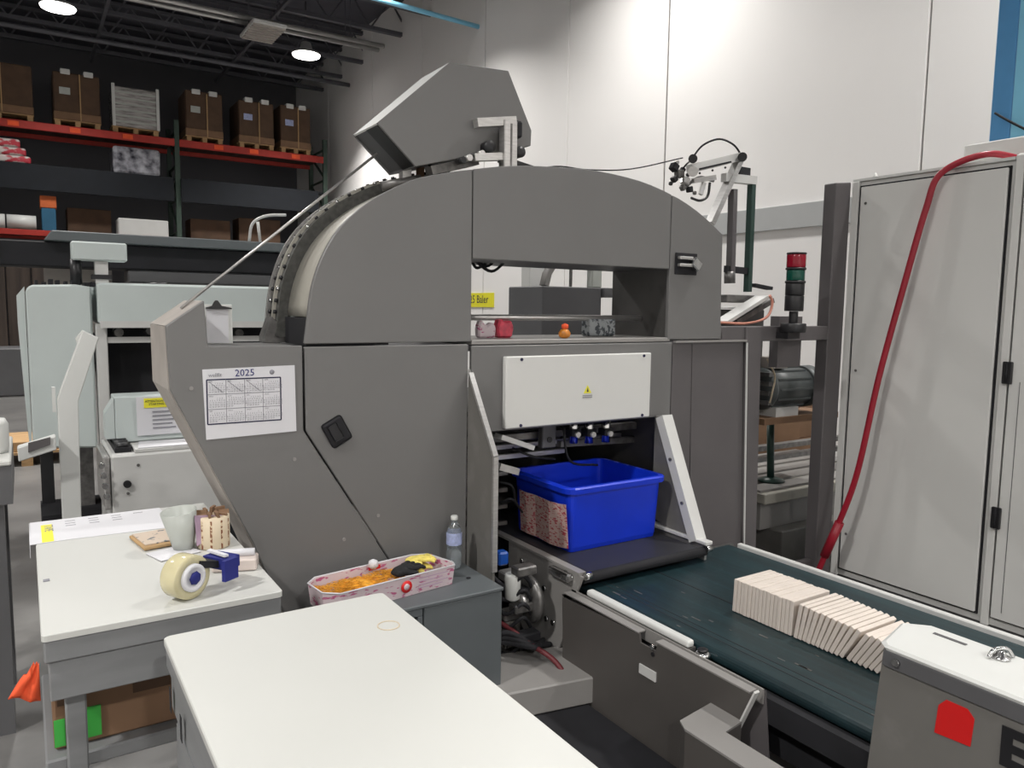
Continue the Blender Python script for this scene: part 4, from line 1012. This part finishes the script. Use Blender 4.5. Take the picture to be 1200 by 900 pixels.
for k, (x, y_, w_, h_, z) in enumerate(((5.15, 4.2, .6, .5, 0), (5.80, 4.3, .6, .5, 0), (5.2, 4.22, .56, .36, .5), (5.80, 4.32, .56, .40, .5), (5.22, 4.25, .5, .22, .86))):
    tag(obj('shipping_carton', B(x, x + w_, y_, y_ + .45, z + .001, z + h_, bev=.006), 'card'),
        ['reddish brown carton on the floor behind the lift platform', 'right hand brown carton on the floor behind the lift platform', 'brown carton in the middle of the stack behind the motor',
         'brown carton on the right pile behind the motor', 'topmost brown carton of the stack behind the motor'][k], 'carton', 'cartons behind the guard frame')

# ================================================================== PICK ARM
YA = 3.3
t = thing('pick_arm', 'white jointed pick arm with gripper standing behind the arch at right', 'robot arm', (3.7, YA, 1.5))
def A(px, py, y=YA): return at(px, py, Y=y)
bm = nb(); beam(bm, A(868, 183), A(832, 262), .035, .055, (0, 1, 0)); obj('upright_arm', bm, 'alu', t)
bm = nb(); beam(bm, A(808, 198), A(866, 184), .05, .05, (0, 1, 0)); obj('fore_arm', bm, 'light', t)
bm = nb(); beam(bm, A(820, 198, 3.27), A(855, 190, 3.27), .01, .03, (0, 1, 0)); obj('arm_slot', bm, 'blackm', t)
bm = nb(); beam(bm, A(848, 208), A(884, 212), .05, .045, (0, 1, 0)); obj('head_bar', bm, 'light', t)
bm = nb(); beam(bm, A(866, 201), A(878, 203), .06, .02, (0, 1, 0)); obj('head_cap', bm, 'blackm', t)
bm = nb(); beam(bm, A(859, 222), A(856, 322), .035, .045, (0, 1, 0)); obj('mast', bm, 'mauve', t)
bm = nb(); beam(bm, A(881, 214), A(876, 342), .035, .04, (0, 1, 0)); obj('mast', bm, 'postg', t)
bm = nb(); beam(bm, A(850, 315), A(878, 318), .04, .025, (0, 1, 0)); obj('mast_tie', bm, 'blackm', t)
obj('mast_foot', cyl(nb(), A(855, 332), A(855, 318), .035, 12), 'steeld', t)
obj('joint', cyl(nb(), A(870, 184, 3.22), A(870, 184, 3.34), .028, 14), 'black', t)
obj('joint', cyl(nb(), A(812, 186, 3.22), A(812, 186, 3.34), .026, 14), 'black', t)
obj('joint', cyl(nb(), A(812, 201, 3.22), A(812, 201, 3.34), .03, 14), 'alu', t)
for k, (px, py, r) in enumerate(((790, 196, .028), (796, 204, .03), (790, 210, .022), (803, 212, .028), (808, 222, .022), (800, 220, .02), (786, 215, .014), (793, 190, .016), (800, 199, .018), (814, 226, .014), (806, 205, .014))):
    obj('gripper_block', box(nb(), *[v for q in zip((A(px, py) - Vector((r, r, r)) * .78), (A(px, py) + Vector((r, r, r)) * .78)) for v in q], bev=.005, R=Matrix.Rotation(.5 + k, 3, 'Y')), ['blackm', 'steeld', 'black', 'alu'][k % 4], t)
bm = nb(); beam(bm, A(812, 212), A(838, 208), .03, .022, (0, 1, 0)); obj('claw', bm, 'alu', t)
bm = nb(); beam(bm, A(825, 214), A(821, 228), .025, .018, (0, 1, 0)); obj('claw', bm, 'light', t)
obj('claw', tube(nb(), [A(810, 232), A(820, 235), A(829, 230), A(832, 214)], .008, 8), 'black', t)
obj('claw', tube(nb(), [A(800, 222), A(812, 212), A(822, 208), A(836, 212)], .010, 8), 'steeld', t)
obj('air_line', tube(nb(), [A(812, 184), A(824, 170), A(843, 163), A(860, 170), A(870, 184)], .006, 8), 'blackm', t)
obj('air_line', tube(nb(), [A(812, 186), A(803, 194), A(798, 203)], .005, 8), 'blackm', t)
for px in (820, 835, 850): obj('bolt', cyl(nb(), A(px, 203 - (px - 820) * .22, 3.26), A(px, 203 - (px - 820) * .22, 3.28), .007, 8), 'black', t)
tag(obj('thin_wire', tube(nb(), [A(600, 205, 3.19), A(650, 195, 3.19), A(690, 199, 3.2), A(740, 198, 3.25), A(800, 185, 3.27)], .0035, 6), 'blackm'), 'thin black wire strung between hood and pick arm', 'wire')
# arm base, small conveyor
obj('base_plate', B(3.60, 4.02, 3.2, 3.5, 1.70, 1.745, bev=.004), 'steeld', t)
obj('base_plate', B(3.55, 3.95, 3.2, 3.5, 1.66, 1.672, bev=.002), 'light', t)
obj('base_block', B(3.55, 4.0, 3.24, 3.5, 1.0, 1.655, bev=.005), 'greyin', t)
obj('pedestal', B(3.50, 3.84, 3.36, 3.7, 0, 1.0), 'greyin', t)
bm = nb(); beam(bm, A(845, 378, 3.12), A(893, 348, 3.12), .10, .02); obj('ramp', bm, 'light', t)
bm = nb(); beam(bm, A(862, 378, 3.1), A(905, 352, 3.1), .03, .03); obj('ramp_edge', bm, 'steeld', t)
obj('orange_line', tube(nb(), [A(842, 378, 3.04), A(875, 379, 3.04), A(898, 372, 3.04), A(905, 356, 3.04), A(902, 346, 3.04)], .008, 8), mat('salmon_tube', (.70, .30, .22), .4), t)
bm = nb(); beam(bm, A(882, 334, 3.3), A(902, 338, 3.3), .05, .02); obj('clamp', bm, 'blackm', t)

# ================================================================== FRONT BOX + TRAY + BOTTLE
fb = thing('grey_enclosure', 'blue grey metal enclosure at the foot of the machine', 'enclosure', (1.2, 2.5, 0))
ZF = .588
obj('top', B(.872, 1.50, 2.368, Y0 - .003, ZF - .014, ZF, bev=.003), 'greybox', fb)
obj('body', B(.885, 1.49, 2.40, Y0 - .005, .02, ZF - .015), 'greybox', fb)
obj('front_door', B(1.165, 1.495, 2.372, 2.399, .03, ZF - .016, bev=.004), 'greybox', fb)
obj('slot_frame', B(.885, 1.16, 2.372, 2.399, ZF - .042, ZF - .016, bev=.002), 'greybox', fb)
obj('slot_frame', B(1.14, 1.16, 2.372, 2.399, .03, ZF - .043, bev=.002), 'greybox', fb)
obj('slot', B(.90, 1.139, 2.392, 2.3995, .10, ZF - .044), 'blackm', fb)
obj('top_screw', cyl(nb(), (1.43, 2.52, ZF), (1.43, 2.52, ZF + .003), .009, 10), 'blackm', fb)

tc = [at(x, y_, Z=.66) for x, y_ in ((399, 696), (377, 677.5), (383, 668), (501, 642), (513, 643.5), (533, 659), (470, 694))]
# tray: elongated octagon, long axis along the near rim
p0 = at(399, 696, Z=.665); p1 = at(533, 662, Z=.665); ax = (p1 - p0); Lr = ax.length; ax.normalize(); ay = Vector((-ax.y, ax.x, 0))
def TP(u, v, z): q = p0 + ax * u + ay * v; return (q.x, q.y, z)
WD = .20; CH = .055
oct_ = [(0, 0), (Lr - .0, 0), (Lr + .012, .03), (Lr - .01, WD - .03), (Lr - .07, WD), (-.0, WD), (-.045, WD - .04), (-.045, .045)]
def ins(pts, e):
    cx = sum(p[0] for p in pts) / len(pts); cy = sum(p[1] for p in pts) / len(pts)
    return [(cx + (x - cx) * (1 - e / .2), cy + (y - cy) * (1 - e / .085)) for x, y in pts]
tr = thing('snack_tray', 'pink printed cardboard tray on the blue grey enclosure', 'tray', (p0.x + .15, p0.y + .1, ZF))
bm = nb(); t_ = bmesh.new(); rings = []
for pts, z in ((ins(oct_, .006), ZF + .001), (oct_, .664), (ins(oct_, .003), .664), (ins(oct_, .008), ZF + .005)):
    rings.append([t_.verts.new(TP(u, v, z)) for u, v in pts])
for a_, b_ in zip(rings, rings[1:]):
    for k in range(8): t_.faces.new([a_[k], a_[(k + 1) % 8], b_[(k + 1) % 8], b_[k]])
t_.faces.new(rings[0][::-1]); t_.faces.new(rings[-1]); merge(bm, t_)
obj('carton', bm, 'trayprint', tr)
bm = nb(); tube(bm, [TP(u, v, .6655) for u, v in oct_ + [oct_[0]]], .0028, 6, 1); obj('rim', bm, 'paper', tr)
def side_disc(u, r, m, th): 
    c = Vector(TP(u, -.0005, .629)); c -= ay * .0005
    b2 = nb(); lathe(b2, c, [(.001, 0), (r, 0), (r, th), (.001, th)], 18, -ay); return obj('red_badge', b2, m, tr)
side_disc(Lr * .55, .023, 'red', .0012)
side_disc(Lr * .55, .012, 'trayprint', .0018)
for k in range(4): 
    b2 = nb(); a_ = Vector(TP(Lr * .66, -.0015, .648 - k * .012)); c_ = Vector(TP(Lr * (.93 - .05 * (k % 2)), -.0015, .648 - k * .012)); beam(b2, a_, c_, .001, .003); obj('print_line', b2, 'lilac', tr)
for u in (.45, .92):
    b2 = nb(); a_ = Vector(TP(Lr * u, WD - .0095, .653)); c_ = Vector(TP(Lr * u + .05, WD - .0095 - (.02 if u > .8 else 0), .653)); beam(b2, a_, c_, .001, .016); obj('print_patch', b2, 'red', tr)
# rubber bands: stuff
bm = nb(); rr_ = random.Random(5)
lathe(bm, TP(Lr * .27, WD * .5, ZF + .0055), [(.085, 0), (.080, .035), (.055, .052), (.001, .060)], 16, cap=False)
for k in range(620):
    u = rr_.uniform(-.02, Lr * .60); v = rr_.uniform(.022, WD - .022)
    u = max(-.02, min(u, Lr * .60)); h = .040 + .024 * math.sin(PI * min(1, max(0, v / WD))) * rr_.uniform(.6, 1.1)
    c = Vector(TP(u, v, ZF + .006 + h * rr_.uniform(.75, 1))); r1 = rr_.uniform(.008, .014); r2 = r1 * rr_.uniform(.3, .8); an = rr_.uniform(0, PI); tl = rr_.uniform(-.35, .35)
    pts = []
    for q in range(9):
        th = 2 * PI * q / 8; x = r1 * math.cos(th); y2 = r2 * math.sin(th)
        pts.append(c + Vector((x * math.cos(an) - y2 * math.sin(an), x * math.sin(an) + y2 * math.cos(an), x * tl)))
    tube(bm, pts, .0011, 3, 1)
o = obj('rubber_bands', bm, 'rubber', None, 'stuff'); tag(o, 'heap of orange rubber bands filling the left of the pink tray', 'rubber bands')


def glove(name, label, c, rot, m, sc=1., curl=.02):
    """one knitted glove lying flat: palm and five fingers grown as one skin"""
    me = bpy.data.meshes.new(name)
    vs = [(0, 0, 0), (.04, 0, .006), (.075, .0, .008)]; ed = [(0, 1), (1, 2)]; rad = [.024, .034, .030]
    for k, (dy, ln_) in enumerate(((-.03, .045), (-.01, .055), (.01, .052), (.028, .042))):
        i0 = len(vs); vs.append((.09, dy, .008)); vs.append((.09 + ln_ * .5, dy * 1.2, .012)); vs.append((.09 + ln_, dy * 1.25, -.004 + curl * .2)); ed += [(2, i0), (i0, i0 + 1), (i0 + 1, i0 + 2)]; rad += [.0105, .0095, .008]
    i0 = len(vs); vs += [(.045, -.045, .006), (.075, -.065, .004)]; ed += [(1, i0), (i0, i0 + 1)]; rad += [.011, .009]
    me.from_pydata([tuple(Vector(v) * sc) for v in vs], ed, [])
    o = bpy.data.objects.new(name, me); COL.objects.link(o)
    md = o.modifiers.new('s', 'SKIN'); sb = o.modifiers.new('u', 'SUBSURF'); sb.levels = 2; sb.render_levels = 2
    for i, v in enumerate(me.skin_vertices[0].data): v.radius = (rad[i] * sc, rad[i] * sc * (.5 if i < 3 else .9)); v.use_root = i == 0
    dg = bpy.context.evaluated_depsgraph_get(); m2 = bpy.data.meshes.new_from_object(o.evaluated_get(dg)); bpy.data.objects.remove(o)
    m2.transform(Matrix.Translation(c) @ rot.to_4x4()); b = nb(); b.from_mesh(m2); bpy.data.meshes.remove(m2)
    for f in b.faces: f.smooth = True
    o = obj(name, b, m); return tag(o, label, 'glove')


ang = math.atan2(ax.y, ax.x)
glove('work_glove', 'black knitted work glove bunched in the middle of the pink tray', Vector(TP(Lr * .50, .06, .662)), Matrix.Rotation(ang + .2, 3, 'Z'), 'glovek', 1.0)
glove('work_glove', 'yellow cotton work glove lying nearer in the pink tray', Vector(TP(Lr * .72, .145, .668)), Matrix.Rotation(ang - .45, 3, 'Z'), 'glovey', .85)
glove('work_glove', 'yellow cotton work glove lying under the first at the right end of the tray', Vector(TP(Lr * .68, .115, .640)), Matrix.Rotation(ang - .05, 3, 'Z'), 'glovey', .8)
tag(obj('tissue_wad', lathe(nb(), TP(Lr * .46, WD - .035, .660), [(.01, 0), (.020, .012), (.017, .03), (.006, .036)], 9), 'paper'), 'crumpled white tissue between rubber bands and black glove', 'tissue')

# bottle
bt = thing('water_bottle', 'clear water bottle with bluish label on the blue grey enclosure', 'bottle', (1.44, 2.655, ZF))
bc = (1.438, 2.655, ZF + .001)
obj('bottle', lathe(nb(), bc, [(.024, 0), (.030, .006), (.031, .03), (.029, .035), (.031, .04), (.031, .075), (.029, .08), (.031, .085), (.0315, .15), (.028, .168), (.014, .188), (.012, .2)], 24), 'pet', bt)
obj('water', lathe(nb(), bc, [(.022, .002), (.028, .008), (.028, .13)], 20), 'grayfilm' if False else 'pet', bt)
obj('label', lathe(nb(), (bc[0], bc[1], bc[2] + .1), [(.0318, 0), (.032, .002), (.032, .048), (.0318, .05)], 24, cap=False), 'bluetag', bt)
obj('cap', lathe(nb(), (bc[0], bc[1], bc[2] + .2005), [(.014, 0), (.0145, .002), (.0145, .014), (.012, .017)], 18), 'white', bt)

# ================================================================== TABLES
def table(name, label, x0, x1, y0, y1, legs, top_over=.0):
    t = thing(name, label, 'table', ((x0 + x1) / 2, (y0 + y1) / 2, 0))
    obj('tabletop', loft(nb(), [(rr(x0, x1, y0, y1, .012, 3), .884), (rr(x0, x1, y0, y1, .012, 3), .898), (rr(x0 + .002, x1 - .002, y0 + .002, y1 - .002, .012, 3), .90)]), 'table', t)
    obj('apron', B(x0 + .004, x1 - .004, y0 + .004, y1 - .004, .83, .883, bev=.004), 'tgrey', t)
    obj('apron_ledge', B(x0 + .012, x1 - .012, y0 + .012, y1 - .012, .735, .829, bev=.003), 'tgrey', t)
    for x, y in legs:
        obj('leg', B(x, x + .045, y, y + .045, 0, .734, bev=.004), 'tgrey', t)
    return t


lt_ = table('work_table', 'white topped work table at left holding tape rolls and papers', .003, .545, 1.945, 2.72, ((.045, 2.02), (.45, 2.02), (.045, 2.64), (.45, 2.64)))
nt_ = table('work_table', 'white topped work table nearest the camera with a ring mark', .235, .765, .38, 1.805, ((.26, .42), (.69, .42), (.26, 1.73), (.69, 1.73)))
obj('side_panel', B(.245, .26, .5, 1.72, .1, .734), 'tgrey', nt_)
for y in (1.765, 1.63):
    obj('side_slot', B(.2385, .2395, y - .02, y, .745, .80), 'blackm', nt_)
tag(obj('rubber_band', lathe(nb(), (.693, 1.60, .9005), [(.0245, 0), (.0265, .0), (.0265, .0015), (.0245, .0015), (.0245, 0)], 28, cap=False), 'creamroll'), 'pale ring shaped band lying on the nearest white table', 'rubber band')
lt2 = thing('work_table_extension', 'white rear leaf of the left work table reaching beside the machine', 'table leaf', (.27, 2.85, .88))
obj('leaf', B(.003, .545, 2.722, 2.985, .884, .90, bev=.003), 'table', lt2)
obj('bracket', B(.05, .5, 2.73, 2.96, .80, .883), 'tgrey', lt2)
for x in (.06, .44): obj('leg', B(x, x + .04, 2.92, 2.96, 0, .80), 'tgrey', lt2)

# paper strip with yellow label
t = thing('paper_strip', 'long white printed sheet with yellow label across the far end of the left table', 'paper', (.2, 2.85, .9005))
obj('sheet', prism(nb(), [(-.012, 2.71), (.10, 2.715), (.40, 2.70), (.39, 2.982), (-.01, 2.985)], .9005, .902, 'Z'), 'paper', t)
obj('overhang', prism(nb(), [(-.013, 2.71), (-.0115, 2.71), (-.0115, 2.98), (-.013, 2.98)], .86, .9019, 'Z'), 'paper', t)
obj('yellow_label', prism(nb(), [(.020, 2.715), (.052, 2.717), (.052, 2.93), (.020, 2.93)], .9021, .9026, 'Z'), 'yellow', t)
text('label_text', 'TAPE', .035, (.030, 2.92, .9028), (0, -1, 0), (1, 0, 0), 'inkg', t)
for k in range(10):
    y = 2.95 - (k % 3) * .03
    obj('print_line', B(.09 + (k // 3) * .07, .12 + (k // 3) * .07, y - .006, y, .9021, .9024), 'inkg', t)
# booklet pile
t = thing('booklet', 'tan booklet with dark print under a white flap on the left table', 'booklet', (.3, 2.62, .9))
R_ = Matrix.Rotation(.15, 3, 'Z')
b2 = nb(); box(b2, .265, .40, 2.48, 2.64, .9027, .912, bev=.002, R=R_); obj('cover', b2, 'cardl', t)
b2 = nb(); box(b2, .272, .40, 2.50, 2.64, .9123, .915, R=R_); obj('page', b2, 'bookprint', t)
b2 = nb(); box(b2, .29, .41, 2.36, 2.46, .9023, .904, R=Matrix.Rotation(.3, 3, 'Z')); tag(obj('note_card', b2, 'paper'), 'white folded card in front of the tan booklet', 'card')
# tapered grey sleeve
t = thing('tapered_sleeve', 'grey and lilac tapered plastic cup lying against the brown roll', 'cup', (.42, 2.45, .9))
Rv = Vector((.842, -.54, 0)); Fv = Vector((.54, .842, 0))
c = Vector((.41, 2.44, .9))
obj('cup', lathe(nb(), c + Vector((-.025, .0, .004)), [(.030, 0), (.036, .03), (.052, .12), (.049, .12), (.033, .02), (.02, .012)], 20, (-.12, -.05, 1)), 'grayfilm', t)
obj('film', prism(nb(), [(.415, .915), (.47, .94), (.50, 1.0), (.41, 1.01)], 2.40, 2.405), 'lilac', t)
# brown kraft roll
c = at(253, 643, Z=.9); 
t = thing('kraft_roll', 'cream paper roll with brown torn kraft top on the left table', 'roll', (c.x, c.y, .9))
obj('core', lathe(nb(), (c.x, c.y + .03, .901), [(.046, 0), (.048, .003), (.048, .098), (.044, .10), (.02, .10), (.02, .09)], 24), 'creamroll', t)
obj('printed_wrap', lathe(nb(), (c.x, c.y + .03, .903), [(.0485, 0), (.0487, .003), (.0487, .085), (.0485, .088)], 10, cap=False), 'kraftprint', t)
b2 = nb()
rr_ = random.Random(9)
for k in range(9):
    an = k * .7; p = Vector((c.x + .032 * math.cos(an), c.y + .03 + .032 * math.sin(an), 1.0))
    box(b2, p.x - .015, p.x + .015, p.y - .004, p.y + .004, .992, 1.006 + rr_.uniform(0, .014), R=Matrix.Rotation(an + rr_.uniform(-.5, .5), 3, 'Z') @ Matrix.Rotation(rr_.uniform(-.5, .5), 3, 'X'))
obj('torn_kraft', b2, 'card', t)
# tape dispenser: clear roll + blue body
axs = (Rv * .90 - Fv * .44).normalized()
c = Vector((.322, 2.02, .9575))
td = thing('tape_dispenser', 'hand tape dispenser with clear yellowish roll and blue body', 'tape dispenser', (.35, 2.1, .9))
obj('tape_roll', lathe(nb(), c - axs * .03, [(.036, 0), (.055, 0), (.0562, .003), (.0562, .049), (.055, .052), (.036, .052), (.036, 0)], 32, axs, cap=False), 'tape', td)
obj('hub', lathe(nb(), c - axs * .025, [(.012, 0), (.0355, 0), (.0355, .054), (.026, .056), (.024, .05), (.012, .05)], 24, axs), 'paper', td)
obj('hub_mark', lathe(nb(), c + axs * .0312, [(.002, 0), (.018, 0), (.016, .003), (.002, .003)], 7, axs), 'inkn', td)
side = axs.cross(Vector((0, 0, 1))).normalized()
b2 = nb(); beam(b2, c + Vector((0, 0, .028)) - side * .02, c - side * .12 + Vector((.0, 0, .0)), .055, .018); obj('frame', b2, 'blackm', td)
b2 = nb(); beam(b2, c - side * .105 - axs * .03 + Vector((0, 0, .01)), c - side * .105 + axs * .05 + Vector((0, 0, .012)), .05, .03); obj('blue_body', b2, 'inkn', td)
b2 = nb(); beam(b2, c - side * .105 - axs * .035 + Vector((0, 0, .032)), c - side * .09 + axs * .045 + Vector((0, 0, .034)), .012, .006); obj('white_blade_guard', b2, 'paper', td)
q = c - side * .085 + axs * .062
b2 = nb(); beam(b2, q + Vector((0, 0, -.025)), q + Vector((0, 0, .03)), .045, .012, axs); obj('blue_end', b2, 'inkn', td)
# pinkish packet
q = at(275, 668, Z=.9)
pk = thing('card_packet', 'pinkish clear packet with rolled slip beside the tape dispenser', 'packet', (q.x, q.y, .9))
an = math.atan2(-.30, .95)
b2 = nb(); box(b2, q.x - .055, q.x + .065, q.y - .02, q.y + .04, .9012, .935, bev=.004, R=Matrix.Rotation(-.35, 3, 'Z')); obj('packet', b2, 'pinkw', pk)
b2 = nb(); d_ = Vector((math.cos(-.35), math.sin(-.35), 0)); cyl(b2, Vector((q.x, q.y + .02, .9445)) - d_ * .055, Vector((q.x, q.y + .02, .9445)) + d_ * .06, .011, 14); obj('rolled_slip', b2, 'paper', pk)
# brown round stain / small dark mark on the table edge
obj('edge_mark', B(.015, .03, 2.33, 2.345, .9002, .903), 'inkg', lt_)
# orange cloth
cl = nb(); cols = []
for i in range(9):
    f_ = i / 8; row = []
    for k in range(7):
        sx = k / 6
        x = -.003 - (.05 * f_ + .012) * (1 - sx) ; z = .822 - .095 * f_ + .03 * f_ * (1 - sx) * (1 if f_ > .3 else 0) + .004 * math.sin(k * 2.2)
        row.append(cl.verts.new((x, 1.985 + .012 * math.sin(k * 1.9 + i * .5) * (.3 + f_), z)))
    cols.append(row)
for i in range(8):
    for k in range(6): f = cl.faces.new([cols[i][k], cols[i][k + 1], cols[i + 1][k + 1], cols[i + 1][k]]); f.smooth = True
r = bmesh.ops.extrude_face_region(cl, geom=cl.faces[:]); bmesh.ops.translate(cl, vec=(0, .006, 0), verts=[v for v in r['geom'] if isinstance(v, bmesh.types.BMVert)])
tag(obj('orange_rag', cl, 'orange'), 'bright orange rag hanging at the left corner of the work table', 'rag')
# carton under the left table
t = thing('storage_carton', 'brown carton with green print under the left work table', 'carton', (.33, 2.35, 0))
obj('body', B(.02, .62, 2.12, 2.55, .53, .70, bev=.006), 'card', t)
obj('green_patch', B(.021, .045, 2.1165, 2.1195, .54, .61), 'greent', t)
obj('green_patch', B(.09, .125, 2.1165, 2.1195, .545, .625), 'greent', t)
obj('print', B(.03, .06, 2.1165, 2.1195, .645, .675), 'cardf', t)
obj('print', B(.20, .29, 2.1165, 2.1195, .635, .68), 'cardf', t)
tag(obj('lower_shelf', B(.0, .66, 2.08, 2.60, .49, .5285, bev=.005), 'tgrey'), 'grey shelf board under the brown carton below the left table', 'shelf')
for k, x in enumerate((.02, .6)):
    tag(obj('shelf_support', B(x, x + .04, 2.2, 2.5, 0, .4895), 'tgrey'), ['grey support under the left end of the low shelf', 'grey support under the right end of the low shelf'][k], 'support')
